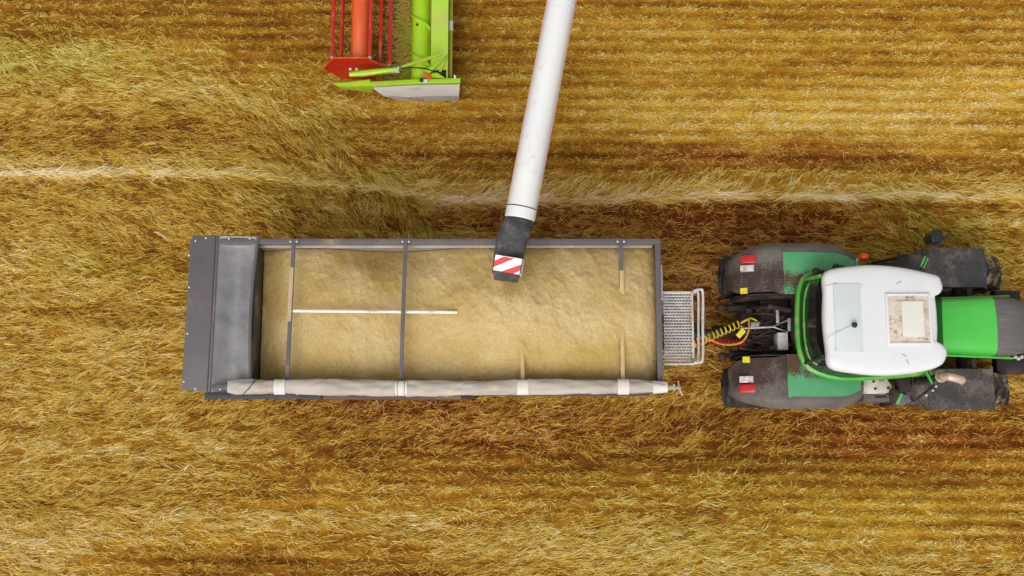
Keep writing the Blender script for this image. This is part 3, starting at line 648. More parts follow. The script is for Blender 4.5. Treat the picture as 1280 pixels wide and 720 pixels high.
# ------------------------------------------------------------------ the load of grain
def grain():
    x0, x1, y0, y1 = XH - .02, TX1 - .055, TY0 + .075, TY1 - .075
    nx, ny = 420, 150
    gx = np.linspace(x0, x1, nx); gy = np.linspace(y0, y1, ny); XX, YY = np.meshgrid(gx, gy)
    def g(cx, cy, rx, ry, a, p=1): return a * np.exp(-(((XX - cx) / rx) ** 2 + ((YY - cy) / ry) ** 2) ** p)
    Z = np.full_like(XX, ZR - .26)
    c = P(700, 390, ZR)
    Z += g(c.x, c.y, 1.9, .95, .35, 1.5) + g(P(440, 0, ZR).x, 2.2, 1.0, .75, .12, 1.3)
    Z += g(P(640, 0, ZR).x, 2.45, .55, .45, .06)
    # buried ends near front-wall, trough near the middle of the far wall
    Z -= g(P(495, 0, ZR).x, TY1, .85, .42, .32) + g(P(340, 0, ZR).x, 2.2, .33, 3, .20) 
    Z -= g(P(510, 0, ZR).x, 2.2, .6, 2, .05)
    Z += g(P(590, 0, ZR).x, TY1, .5, .3, .06) + g(P(700, 0, ZR).x, TY1, 1.2, .4, .05)
    ed = np.minimum(np.minimum(YY - y0, y1 - YY), np.minimum(XX - x0 + .05, x1 - XX)); Z -= .08 * np.exp(-(ed / .10)) + .04 * np.exp(-ed / .35)
    Z += .05 * (fbm(XX * 1.8, YY * 2.2, 3) - .5) + .03 * (fbm(XX * 7, YY * 5, 13, 3) - .5) + .008 * (fbm(XX * 26, YY * 20, 23, 2) - .5)
    # spill ridges under the spout
    cxx = P(636, 376, ZR); rad = np.hypot(XX - cxx.x, (YY - cxx.y) * .9); th_ = np.arctan2(YY - cxx.y, XX - cxx.x)
    Z += .05 * np.exp(-(rad / .45)) * (.8 + .8 * fbm(XX * 3 + 40, YY * 3, 66)) - .05 * np.exp(-(rad / .11) ** 2)
    Z += .012 * np.sin(rad * 16 + 3 * fbm(XX * 3, YY * 3, 71)) * np.exp(-rad / .9)
    rid = 1 - np.abs(fbm(XX * 2.4 + .8 * YY, YY * 1.6, 83, 4) * 2 - 1); Z += .024 * (rid ** 5 - .4) * (.35 + .65 * np.exp(-((XX + .6) / 2.2) ** 2))
    Z -= .10 * np.exp(-((XX - x0) / .42) ** 2)
    n3 = fbm(XX * 9 + 3, YY * 7, 93, 3); Z += .009 * (1 - np.abs(n3 * 2 - 1)) ** 3
    # keep the load from poking through lip / sheet
    V = np.stack([XX, YY, Z], -1).reshape(-1, 3); idx = np.arange(nx * ny).reshape(ny, nx)
    q = np.stack([idx[:-1, :-1], idx[:-1, 1:], idx[1:, 1:], idx[1:, :-1]], -1).reshape(-1, 4)
    base = Vector((-.8, 2.2, 1.37)); n0 = len(V)
    # skirt down to the floor so the load is a body
    ring = list(idx[0, :]) + list(idx[1:, -1]) + list(idx[-1, -2::-1]) + list(idx[-2:0:-1, 0]); ring = [int(i) for i in ring]
    Vb = [(V[i][0], V[i][1], 1.37) for i in ring]; nb = len(ring)
    fs = q.tolist() + [(ring[k], n0 + k, n0 + (k + 1) % nb, ring[(k + 1) % nb]) for k in range(nb)] + [tuple(n0 + k for k in range(nb))]
    me = bpy.data.meshes.new("grain_load"); me.from_pydata([(a - base.x, b - base.y, c_ - base.z) for a, b, c_ in (V.tolist() + Vb)], [], fs)
    for p in me.polygons: p.use_smooth = True
    m = bpy.data.materials.new("cereal_grain"); m.use_nodes = True; n = m.node_tree.nodes; l = m.node_tree.links; b = n["Principled BSDF"]
    b.inputs['Roughness'].default_value = .85; b.inputs['Specular IOR Level'].default_value = .2
    tc = n.new("ShaderNodeTexCoord")
    vo = n.new("ShaderNodeTexVoronoi"); vo.inputs['Scale'].default_value = 90; l.new(tc.outputs['Object'], vo.inputs['Vector'])
    n1 = n.new("ShaderNodeTexNoise"); n1.inputs['Scale'].default_value = 1.3; n1.inputs['Detail'].default_value = 5; l.new(tc.outputs['Object'], n1.inputs['Vector'])
    n2 = n.new("ShaderNodeTexNoise"); n2.inputs['Scale'].default_value = 38; n2.inputs['Detail'].default_value = 5; l.new(tc.outputs['Object'], n2.inputs['Vector'])
    r1 = n.new("ShaderNodeValToRGB"); e = r1.color_ramp.elements; e[0].position = .35; e[0].color = lin(183, 154, 92); e[1].position = .62; e[1].color = lin(202, 177, 128)
    l.new(n1.outputs[0], r1.inputs[0])
    r2 = n.new("ShaderNodeValToRGB"); e = r2.color_ramp.elements; e[0].position = .3; e[0].color = (.84, .81, .74, 1); e[1].position = .62; e[1].color = (1.04, 1.04, 1.04, 1)
    l.new(n2.outputs[0], r2.inputs[0])
    mx = n.new("ShaderNodeMix"); mx.data_type = 'RGBA'; mx.blend_type = 'MULTIPLY'; mx.inputs['Factor'].default_value = 1
    l.new(r1.outputs[0], mx.inputs['A']); l.new(r2.outputs[0], mx.inputs['B']); l.new(mx.outputs['Result'], b.inputs['Base Color'])
    bp = n.new("ShaderNodeBump"); bp.inputs['Strength'].default_value = .6; bp.inputs['Distance'].default_value = .012; l.new(n2.outputs[0], bp.inputs['Height'])
    b2 = n.new("ShaderNodeBump"); b2.inputs['Strength'].default_value = .35; b2.inputs['Distance'].default_value = .006; l.new(vo.outputs['Distance'], b2.inputs['Height']); l.new(bp.outputs[0], b2.inputs['Normal']); l.new(b2.outputs[0], b.inputs['Normal'])
    me.materials.append(m); o = bpy.data.objects.new("grain_load", me); COL.objects.link(o); o.location = base
    o['kind'] = 'stuff'; o['label'] = 'pale tan harvested grain heaped inside the grey trailer'; o['category'] = 'grain'
    # kernels falling from the spout
    mb = MB(); rnd = random.Random(5)
    for i in range(1100):
        t = rnd.random(); q = P(634, 344, 3.85).lerp(P(640, 372, ZR + .03), t); s = .04 + .09 * t
        q += Vector((rnd.gauss(0, s), rnd.gauss(0, s), 0)); a_ = rnd.random() * PI
        rr = .0075; d1 = Vector((math.cos(a_), math.sin(a_), rnd.uniform(-1, 1))) * rr * 1.6; d2 = Vector((-math.sin(a_), math.cos(a_), 0)) * rr * .7; d3 = Vector((0, 0, rr * .7))
        mb.add([q + d1, q - d1, q + d2, q - d2, q + d3, q - d3], [(0, 2, 4), (2, 1, 4), (1, 3, 4), (3, 0, 4), (2, 0, 5), (1, 2, 5), (3, 1, 5), (0, 3, 5)])
    f = mb.build('falling_grain', m, None, smooth=0); f['kind'] = 'stuff'; f['label'] = 'grain kernels falling from the black spout into the trailer'; f['category'] = 'grain'
grain()

# ------------------------------------------------------------------ TRACTOR
def make_tractor():
    YC = 2.25; XR = 4.72; XF = 7.92
    T = thing('tractor', (XR, YC, 0), 'bright green tractor with white cab roof and muddy mudguards, coupled to the grain trailer', 'tractor')
    for s in (-1, 1):
        wheel(T, (XR - .09, YC + s * .97, .94), .95, .66, 20, mud='rubber'); wheel(T, (XF, YC + s * 1.02, .70), .69, .54, 18)
    # rear mudguards
    def zr(x):                              # arch height over the wheel
        t = (x - XR) / 1.12; return .94 + 1.03 * math.sqrt(max(0.02, 1 - min(1, abs(t)) ** 3.2)) if t < 0 else .94 + 1.03 * (1 - .16 * min(1, t) ** 2.2)
    def yout(t):    # t 0 rear..1 front
        return 1.17 + .215 * min(1, t / .30) ** .6 if t < .30 else 1.385 - (.17 * max(0, (t - .80) / .20) ** 1.8)
    def yin(t):
        return .50 + (.0 if t > .40 else .05 * (1 - max(0, (t - .32)) / .08 if t > .32 else 1))
    XA, XB = XR - 1.05, XR + 1.07
    def gfn(s, o=0., ta=0., tb=1., va=0., vb=1.):
        def fn(a, b):
            t = ta + (tb - ta) * a; x = XA + (XB - XA) * t; vv = va + (vb - va) * b
            cr = max(0, 1 - t / .12); yi = yin(t) + .14 * cr ** 2.5; yo = yout(t) - .08 * cr ** 2.5
            y = yi + (yo - yi) * vv
            e = max(0, (vv - .84) / .16)
            z = zr(x) - .10 * e * e + o + (.012 if vv < .84 else .012 * (1 - e)) 
            return (x, YC + s * y, z)
        return fn
    for s in (-1, 1):
        g = MB().slab(gfn(s), 36, 18, .03).build('rear_mudguard', 'fend', T)
        MB().slab(gfn(s, .014, .415, .985 if s > 0 else .985, .0, .80 if s > 0 else .78), 20, 10, .012).build('mudguard_panel', 'fendg', T, bevel=0)
        MB().slab(gfn(s, .022, .400, .425, .0, .80), 2, 10, .02).build('guard_trim', 'fendg', T)
        # inner wall of the guard
        MB().slab(lambda a, b: (XA + .05 + (XB - XA - .1) * a, YC + s * (.50 - .02 * 0), max(.95, zr(XA + .05 + (XB - XA - .1) * a) - .03 - .75 * b)), 18, 3, .001)
        mb = MB()
        for i in range(18):
            xa = XA + .1 + (XB - XA - .1) * i / 18; xb = XA + .1 + (XB - XA - .1) * (i + 1) / 18
            ya, yb = YC + s * .50, YC + s * .52
            mb.add([(xa, ya, 1.0), (xb, ya, 1.0), (xb, ya, zr(xb) - .02), (xa, ya, zr(xa) - .02), (xa, yb, 1.0), (xb, yb, 1.0), (xb, yb, zr(xb) - .02), (xa, yb, zr(xa) - .02)], [(0, 1, 2, 3), (7, 6, 5, 4), (3, 2, 6, 7)])
        mb.build('guard_inner_wall', 'black', g, smooth=0)
        # lamps
        yr, yw = (326, 337) if s > 0 else (486, 474.5)
        def lamp(name, px, py, wd, dp, mat, zz):
            q = P(px, py, zz); mbq = MB().box((q.x, q.y, zr(q.x) + .03), (wd, dp, .07), Matrix.Rotation(-.34, 3, 'Y'))
            return mbq.build(name, mat, T, bevel=.012)
        lamp('tail_lamp', 933.5, yr, .25, .135, 'redl', 1.72); lamp('number_plate_lamp', 932.5, yw, .23, .11, 'clearl', 1.73)
        q = P(942.5, (yr + yw) / 2 - (1 if s > 0 else 2), 1.8); MB().sphere(q, .05, (1, 1, .7)).tube([q, q + Vector((.1, .0, -.02))], .018, 6).build('lamp_socket', 'black', T)
        q = P(930 if s > 0 else 933, 363.5 if s > 0 else 449.5, 1.8); MB().box((q.x, q.y, zr(q.x) + .035), (.12, .10, .01), Matrix.Rotation(-.38, 3, 'Y')).build('warning_sticker', 'yel', T)
        q = P(976 if s > 0 else 981, 350 if s > 0 else 470, 1.95)
    # rear reflector strips on the far guard
    # chassis, gearbox, linkage
    MB().bx(XR - .55, XF - .2, YC - .26, YC + .26, .55, 1.25).build('gearbox', 'grime', T, bevel=.04)
    MB().tube([(XR, YC - .75, .94), (XR, YC + .75, .94)], .16, 14).build('rear_axle', 'grime', T)
    MB().tube([(XF, YC - .8, .70), (XF, YC + .8, .70)], .09, 12).build('front_axle', 'grime', T)
    MB().bx(XR - .45, XR + .35, YC - .50, YC + .50, .6, 1.30).build('axle_housing', 'black', T, bevel=.03)
    for s in (-1, 1):
        MB().tube(smooth([(XR - .2, YC + s * .34, .8), (XR - .6, YC + s * .38, .82), (XR - 1.02, YC + s * .43, .9)], 4), .045, 8).build('lower_link', 'grime', T)
        MB().tube([(XR - .35, YC + s * .36, 1.5), (XR - .75, YC + s * .40, .9)], .03, 8).build('lift_rod', 'grime', T)
        MB().beam((XR + .1, YC + s * .27, 1.5), (XR - .38, YC + s * .36, 1.52), .07, .09).build('lift_arm', 'grime', T, bevel=.01)
        MB().sphere((XR - 1.05, YC + s * .43, .9), .075).build('link_hook', 'grime', T)
        MB().tube([(XR - .1, YC + s * .30, .95), (XR - .34, YC + s * .33, 1.42)], .045, 8).build('lift_cylinder', 'black', T)
    MB().tube([P(925, 410.5, 1.5), P(966, 408.5, 1.5)], .022, 8).build('top_link', 'steelb', T)
    MB().tube([P(966, 408.5, 1.5), P(985, 400, 1.5)], .013, 8).tube([P(966, 408.5, 1.5), P(985, 415, 1.5)], .013, 8).build('link_fork', 'steelb', T)
    MB().tube([P(938, 406, 1.5), P(948, 406, 1.5)], .055, 10).build('hydraulic_coupler', 'steelb', T)
    MB().beam(P(971.5, 387, 1.5), P(972, 404, 1.5), .05, .04).build('support_bar', 'galv', T, bevel=.006)
    MB().beam(P(987, 398, 1.52), P(987, 414, 1.52), .07, .05).build('hitch_plate', 'galv', T, bevel=.006)
    a = P(978.5, 426.5, 1.6); MB().bx(a.x - .09, a.x + .09, a.y - .15, a.y + .15, 1.3, 1.62).build('reservoir', 'white', T, bevel=.03)
    MB().bx(XR - .72, XR - .44, YC - .42, YC + .40, .5, 1.05).build('hitch_frame', 'grime', T, bevel=.03)
    MB().bx(XR - 1.15, XR - .7, YC - .16, YC + .14, .45, .62).build('tow_hitch', 'black', T, bevel=.03)
    MB().tube([(XR - .5, YC, .75), (XR - 1.4, YC - .02, .78), (2.9, YC - .04, .8)], [.09, .07, .08], 12).build('power_shaft', 'black', T)
    for s in (-1, 1): MB().tube([(XR - .45, YC + s * .42, 1.05), (XR - .95, YC + s * .40, .98)], .07, 10).build('stabiliser', 'black', T)
    rnd = random.Random(9)
    for i in range(30):                      # remote valves, couplings and hoses
        q = P(rnd.uniform(934, 994), rnd.uniform(384, 438), rnd.uniform(1.15, 1.45)); s_ = rnd.uniform(.03, .07)
        MB().box(q, (s_ * 1.6, s_ * 1.3, .1)).build('valve_block', 'grime', T, bevel=.01)
    for i in range(16):
        a = P(rnd.uniform(920, 945), rnd.uniform(388, 438), 1.25); b = P(rnd.uniform(968, 992), rnd.uniform(388, 438), 1.35); c = (a + b) / 2 + Vector((0, rnd.uniform(-.15, .15), rnd.uniform(.0, .16)))
        MB().tube(smooth([a, c, b], 6), rnd.choice([.011, .014, .018]), 6).build('hydraulic_hose', rnd.choice(['black', 'grime', 'black', 'rust', 'grime']), T)
    # cab: floor, glass, frame, roof
    def ring(pts, z): return [P(x, y, z) for x, y in pts]
    ro = [(1031, 340), (1065, 332.5), (1095, 331), (1130, 334.5), (1160, 341), (1173, 345), (1177, 352), (1178.5, 360), (1174.5, 367), (1169, 369.5), (1170.5, 385), (1172, 410), (1172, 430), (1178.5, 432), (1184, 440), (1182, 450), (1176, 457), (1160, 463), (1130, 468), (1100, 469.5), (1070, 467), (1037.5, 459.5), (1032.5, 435), (1029, 402), (1029.5, 367)]
    # densify roof outline by Catmull-Rom, rounded shell
    cen = P(1102, 401, 3.0)
    sm = []
    n = len(ro); RP = [P(x, y, 3.0) for x, y in ro]
    corner = {0, 21}
    for i in range(n):
        a0, b0, c0, d0 = RP[i - 1], RP[i], RP[(i + 1) % n], RP[(i + 2) % n]
        for k in range(4):
            t = k / 4
            sm.append(.5 * ((2 * b0) + (c0 - a0) * t + (2 * a0 - 5 * b0 + 4 * c0 - d0) * t * t + (3 * b0 - a0 - 3 * c0 + d0) * t ** 3))
    N = len(sm); mb = MB(); vs = []; prof = [(-.22, .965), (-.16, .995), (-.09, 1.0), (-.035, .985), (-.008, .955), (.008, .90), (.022, .78), (.032, .5), (.036, .2)]
    for dz, k in prof:
        for q in sm: vs.append((cen.x + (q.x - cen.x) * k, cen.y + (q.y - cen.y) * k, 3.06 + dz))
    fs = [(r * N + i, r * N + (i + 1) % N, (r + 1) * N + (i + 1) % N, (r + 1) * N + i) for r in range(len(prof) - 1) for i in range(N)]
    fs += [tuple(range(N))[::-1], tuple((len(prof) - 1) * N + i for i in range(N))]
    mb.add(vs, fs); rf = mb.build('cab_roof', 'roof', T, smooth=50)
    ztop = 3.10
    a = P(1041.5, 354.5, ztop); b = P(1079.5, 440, ztop)
    MB().bx(a.x, b.x, b.y, a.y, 3.08, ztop - .001).build('roof_hatch', 'roofp', rf, bevel=.008)
    for px, py in ((1043, 355.5), (1077, 356), (1043.5, 383), (1045, 413.5), (1044, 437), (1078, 412), (1077, 438)):
        q = P(px, py, ztop); MB().sphere((q.x, q.y, ztop + .002), .010, (1, 1, .5), 8, 4).build('screw', 'hdg', rf)
    a = P(1105.5, 367, ztop); b = P(1165.5, 431, ztop)
    # dusty tray: rim frame standing proud plus tray floor lower than rim
    MB().bx(a.x + .03, b.x - .02, b.y + .03, a.y - .03, 3.085, ztop + .003).build('dusty_tray', 'dustroof', rf, bevel=.004)
    fr = MB(); zt = ztop + .028
    fr.bx(a.x, a.x + .045, b.y, a.y, 3.07, zt).bx(b.x - .03, b.x, b.y, a.y, 3.07, zt).bx(a.x + .045, b.x - .03, a.y - .035, a.y, 3.07, zt - .001).bx(a.x + .045, b.x - .03, b.y, b.y + .035, 3.07, zt - .001)
    fr.build('tray_rim', 'roof', rf, bevel=.012)
    a = P(1125.5, 376, ztop); b = P(1156, 421, ztop)
    MB().bx(a.x, b.x, b.y, a.y, 3.09, ztop + .035).build('roof_vent_lid', 'cream', rf, bevel=.02, bseg=3)
    q = P(1067.5, 406.5, 3.14); MB().tube([(q.x, q.y, 3.09), (q.x, q.y, 3.16)], .02, 8).sphere((q.x, q.y, 3.17), .045).build('roof_antenna', 'black', rf)
    MB().tube(smooth([(q.x, q.y, 3.13), P(1055, 411, 3.11), P(1040, 419, 3.11), P(1033, 424, 3.08)], 5), .004, 5).build('antenna_wire', 'hdg', rf)
    for (x0, y0, x1, y1) in ((1121, 355, 1127, 352), (1127, 443, 1133, 446), (1133, 450, 1136, 455)):
        MB().tube([P(x0, y0, 3.10), P(x1, y1, 3.10)], .006, 5).build('scuff_mark', 'hdg', rf)
    MB().tube([P(1030, 359, 3.08), P(1040, 356, 3.09), P(1062, 346, 3.05)], .005, 5).build('roof_seam', 'roofp', rf)
    # cab body glass
    low = [(1019, 340), (1004, 350), (998.5, 370), (997.5, 400), (999, 432), (1006, 454), (1022, 465), (1052, 472.5), (1092, 471), (1130, 468), (1160, 462), (1168, 440), (1166, 380), (1150, 350), (1100, 345), (1050, 341)]
    zl = 2.15; L = [P(x, y, zl) for x, y in low]; C = sum(L, Vector()) / len(L); vs = []
    U = []
    for q in L:
        dd = Vector((q.x - C.x, q.y - C.y, 0)); U.append(Vector((C.x + dd.x * .90, C.y + dd.y * .93, 2.86)))
    vs = [tuple(q) for q in L] + [tuple(q) for q in U]; n = len(L)
    MB().add(vs, [(i, (i + 1) % n, n + (i + 1) % n, n + i) for i in range(n)]).build('cab_glass', 'glass', T, smooth=60)
    MB().prism([(q.x, q.y) for q in [C + (q - C) * .97 for q in L]], 1.25, zl - .03).build('cab_body', 'black', T, bevel=.03)
    MB().bx(C.x - .35, C.x + .2, C.y - .27, C.y + .27, 2.13, 2.3).bx(C.x - .42, C.x - .28, C.y - .27, C.y + .27, 2.2, 2.72).build('driver_seat', 'black', T, bevel=.05)
    MB().tube(smooth(L + [L[0]], 2), .055, 8).build('cab_frame', 'green_d', T)
    inn = [(1024, 346), (1012, 354), (1006, 372), (1005, 400), (1007, 430), (1014, 450), (1030, 459)]
    MB().tube(smooth([P(x, y, 2.45) for x, y in inn], 3), .02, 8).build('rear_window_frame', 'green_d', T)
    for k, nm in ((1, 'green_d'), (5, 'black'), (10, 'green_d'), (13, 'green_d')): MB().tube([L[k], U[k]], .035, 8).build('cab_pillar', nm, T)
    MB().tube(smooth([P(1010, 425, 2.5), P(1014, 440, 2.5), P(1018, 449, 2.5), P(1026, 449, 2.6)], 5), .012, 6).build('wiper', 'rust', T)
    # rear work lamps and knobs on the frame
    for px, py, r in ((1020.5, 339.5, .065), (1045.5, 334, .06), (1027, 348, .05), (1030, 452, .06), (1026, 458, .05)):
        q = P(px, py, 2.6); MB().sphere(q, r, (1.1, 1, .8)).tube([q, q + Vector((.12, 0, .02))], .03, 8).build('work_lamp', 'black', T)
    MB().tube(smooth([P(1020, 340, 2.6), P(1024, 350, 2.6), P(1028, 357, 2.7)], 4), .045, 8).build('lamp_bracket', 'grime', T)
    # beacon
    q = P(1079.5, 321.5, 2.5); MB().tube([P(1071, 333, 2.4), P(1071, 324, 2.42)], .02, 6).tube([P(1071, 325, 2.42), P(1078, 322, 2.45)], .018, 6).build('beacon_stalk', 'galv', T)
    MB().sphere(q, .078, (1.1, .95, 1.1)).build('beacon', 'orange', T)
    # bonnet
    def hoodfn(x0, x1, y0a, y1a, z0, z1, zt0, zt1):
        def fn(a, b):
            x = x0 + (x1 - x0) * a; hw = y0a + (y1a - y0a) * a; zt = zt0 + (zt1 - zt0) * a; t = 2 * b - 1
            prof = [(-1, -.42), (-.985, -.16), (-.94, -.09), (-.80, -.02), (-.3, .015), (0, .02), (.3, .015), (.80, -.02), (.94, -.09), (.985, -.16), (1, -.42)]
            k = (t + 1) / 2 * 10; i = min(9, int(k)); fr_ = k - i
            yy = prof[i][0] * (1 - fr_) + prof[i + 1][0] * fr_; zz = prof[i][1] * (1 - fr_) + prof[i + 1][1] * fr_
            return (x, YC + hw * yy, zt + zz)
        return fn
    xh0, xh1, xn = P(1166, 400, 1.95).x, P(1246, 400, 1.95).x, P(1300, 400, 1.8).x
    MB().slab(hoodfn(xh0, xh1, .44, .50, 0, 0, 2.0, 1.93), 14, 20, .02).build('bonnet', 'green', T, smooth=40)
    def nose(a, b):
        f = hoodfn(xh1 + .003, xn, .50, .50, 0, 0, 1.925, 1.9); x, y, z = f(a, b)
        k = 1 - .28 * max(0, (a - .1)) ** 2; return (x, YC + (y - YC) * k, z - .35 * a ** 3)
    MB().slab(nose, 14, 20, .02).build('bonnet_nose', 'nose', T, smooth=40)
    MB().bx(xn - .06, xn + .0, YC - .34, YC + .34, .9, 1.55).build('grille', 'black', T, bevel=.03)
    MB().bx(xh0 + .05, xn - .05, YC - .36, YC + .36, .75, 1.6).build('engine', 'grime', T, bevel=.03)
    for s in (-1, 1):
        MB().beam((xh0, YC + s * .47, 1.62), (xh1 + .4, YC + s * .53, 1.56), .03, .07).build('bonnet_trim', 'green', T, bevel=.006)
    MB().bx(xn + .02, xn + .55, YC - .45, YC + .45, .55, 1.0).build('front_weight', 'black', T, bevel=.03)
    MB().bx(xn - .4, xn + .1, YC - .74, YC - .45, .75, .95).build('front_linkage', 'black', T, bevel=.02); MB().bx(xn - .35, xn + .1, YC + .45, YC + .72, .75, .95).build('front_linkage', 'black', T, bevel=.02)
    for k in range(3):
        q = P(1269 + k * 4, 446 + (k % 2) * 2, 1.0); MB().sphere(q, .04).build('hydraulic_coupler', 'galv', T)
    # front mudguards
    for s in (-1, 1):
        def ff(a, b):
            x = XF - .92 + 1.13 * a; y = .66 + .72 * b; r = .80
            z = 1.50 - .05 * abs(2 * a - 1) ** 2 - (.12 * max(0, (.2 - a) / .2) ** 1.5) - .025 * max(0, (b - .85) / .15) ** 2
            if b < .15: y += .04 * (1 if .1 < a < .95 else 0)
            return (x, YC + s * y, z)
        g = MB().slab(ff, 18, 8, .03).build('front_mudguard', 'fendf', T)
        for j in (.30, .62, .88):
            A = Vector(ff(.05, j)); Bq = Vector(ff(.98, j)); MB().tube([A, Vector(ff(.5, j)) + Vector((0, 0, .005)), Bq], .006, 5).build('guard_ridge', 'fendf', g)
        MB().beam((XF - .1, YC + s * .5, 1.42), (XF - .1, YC + s * 1.0, 1.44), .08, .04).build('guard_stay', 'black', T)
    # dark step / side platform between cab and front wheels
    for s in (-1, 1):
        MB().bx(XF - 1.55, XF - .75, YC + s * .55 - .0, YC + s * 1.28, .55, .62).build('cab_step', 'black', T, bevel=.01)
        MB().bx(XF - 1.5, XF - .8, YC + s * .62, YC + s * 1.22, .95, 1.0).build('cab_step', 'black', T, bevel=.01)
        MB().bx(XF - 1.25, XF - .80, YC + s * .5, YC + s * 1.30, 1.30, 1.36).build('side_platform', 'fendf', T, bevel=.01)
        MB().beam((XF - 1.45, YC + s * 1.28, .6), (XF - 1.15, YC + s * 1.22, 1.5), .04, .04).build('step_rail', 'black', T)
    MB().prism([(P(1100, 331, 1.5).x, P(0, 334, 1.5).y), (P(1136, 315, 1.5).x, P(0, 317, 1.5).y), (P(1136, 315, 1.5).x, P(0, 345, 1.5).y), (P(1100, 331, 1.5).x, P(0, 345, 1.5).y)], 1.3, 1.5).build('side_housing', 'black', T, bevel=.02)
    for px, py, dx, dy in ((1131, 481, .22, .24), (1146, 474, .18, .2), (1120, 490, .14, .1)):
        q = P(px, py, 1.5); MB().bx(q.x - dx / 2, q.x + dx / 2, q.y - dy / 2, q.y + dy / 2, 1.3, 1.52).build('side_housing', 'black', T, bevel=.03)
    MB().tube([P(1146, 470, 1.6), P(1143, 500, 1.5)], .015, 6).build('handrail', 'fendf', T)
    # beige tank on the near side
    a = P(1079, 470, 1.35); b = P(1116, 492, 1.35)
    MB().prism([(a.x, b.y), (b.x - .12, b.y), (b.x + .02, b.y + .05), (b.x, b.y + .12), (b.x - .12, a.y), (a.x, a.y)], .8, 1.36).build('side_tank', 'beige', T, bevel=.015)
    a2 = P(1079, 492, 1.25); b2 = P(1112, 502, 1.25)
    MB().bx(a2.x, b2.x, b2.y, a2.y - .01, .7, 1.24).build('tank_step', 'fend', T, bevel=.01)
    q1 = P(1094, 496, 1.26); q2 = P(1108, 496, 1.26); MB().beam((q1.x, q1.y, 1.245), (q2.x, q2.y, 1.245), .035, .012).build('step_slot', 'black', T)
    for px, py in ((1092, 477), (1094, 486), (1110, 485)):
        q = P(px, py, 1.36); MB().sphere((q.x, q.y, 1.362), .022, (1.2, 1, .5)).build('tank_cap', 'grime', T)
    # door struts / mirror brackets
    for a, b, w0 in (((1152, 334), (1158, 321), .075), ((1159, 463), (1167, 479), .085)):
        A = P(*a, 2.25); B = P(*b, 2.3); MB().beam(A, B, w0, .05).build('mirror_bracket', 'green', T, bevel=.01)
        dd = (B - A).normalized(); sd = dd.cross(Vector((0, 0, 1))) * (w0 * .5)
        MB().tube([A + sd * .1 + Vector((0, 0, .03)), B + sd * .1 + Vector((0, 0, .03))], .012, 6).build('bracket_groove', 'black', T)
    MB().tube(smooth([P(1156, 317, 2.35), P(1160, 312, 2.35), P(1172, 306, 2.35), P(1181, 299, 2.35), P(1184, 295, 2.35)], 4), .028, 8).build('mirror_arm', 'grime', T)
    q = P(1170.5, 296, 2.3); MB().prism([(q.x - .10, q.y - .09), (q.x + .07, q.y - .11), (q.x + .11, q.y), (q.x + .05, q.y + .12), (q.x - .06, q.y + .12), (q.x - .12, q.y + .02)], 2.02, 2.36).build('mirror', 'glass', T, bevel=.02)
    MB().sphere(P(1155.5, 315, 2.36), .055, (1.1, 1, .6)).build('mirror_joint', 'black', T)
    MB().tube(smooth([P(1168, 482, 2.2), P(1160, 488, 2.2), P(1150, 496, 2.2), P(1145, 499, 2.2)], 4), .02, 8).build('mirror_arm', 'grime', T)
    for px, py in ((1170, 483), (1158, 494), (1166, 488)): MB().sphere(P(px, py, 2.25), .02).build('bolt', 'rivet', T)
    q = P(1130, 499, 2.1); MB().prism([(q.x - .13, q.y - .07), (q.x - .02, q.y - .11), (q.x + .12, q.y - .03), (q.x + .08, q.y + .06), (q.x - .06, q.y + .09)], 1.85, 2.12).build('mirror', 'nose', T, bevel=.02)
    MB().beam(P(1121, 505, 2.12), P(1127, 492, 2.12), .04, .06).build('mirror_edge', 'green', T, bevel=.01)
    # exhaust
    q = P(1177, 471, 2.6)
    MB().tube([(q.x, q.y, 1.5), (q.x, q.y, 2.5)], .06, 14).build('exhaust_stack', 'black', T)
    pth = smooth([P(1176.5, 470.5, 2.45), P(1178, 470.5, 2.6), P(1186, 471, 2.68), P(1195, 473, 2.68), P(1203, 475.5, 2.62)], 6)
    MB().tube(pth, [.075] * 6 + [.066] * (len(pth) - 6), 16).build('exhaust_pipe', 'exh', T)
    e = P(1176.5, 470.5, 2.52); MB().tube([Vector((e.x + .085 * math.cos(t), e.y + .085 * math.sin(t), 2.52)) for t in [2 * PI * k / 20 for k in range(20)]], .014, 6, closed=True).build('exhaust_clamp', 'exh', T)
    return T
make_tractor()

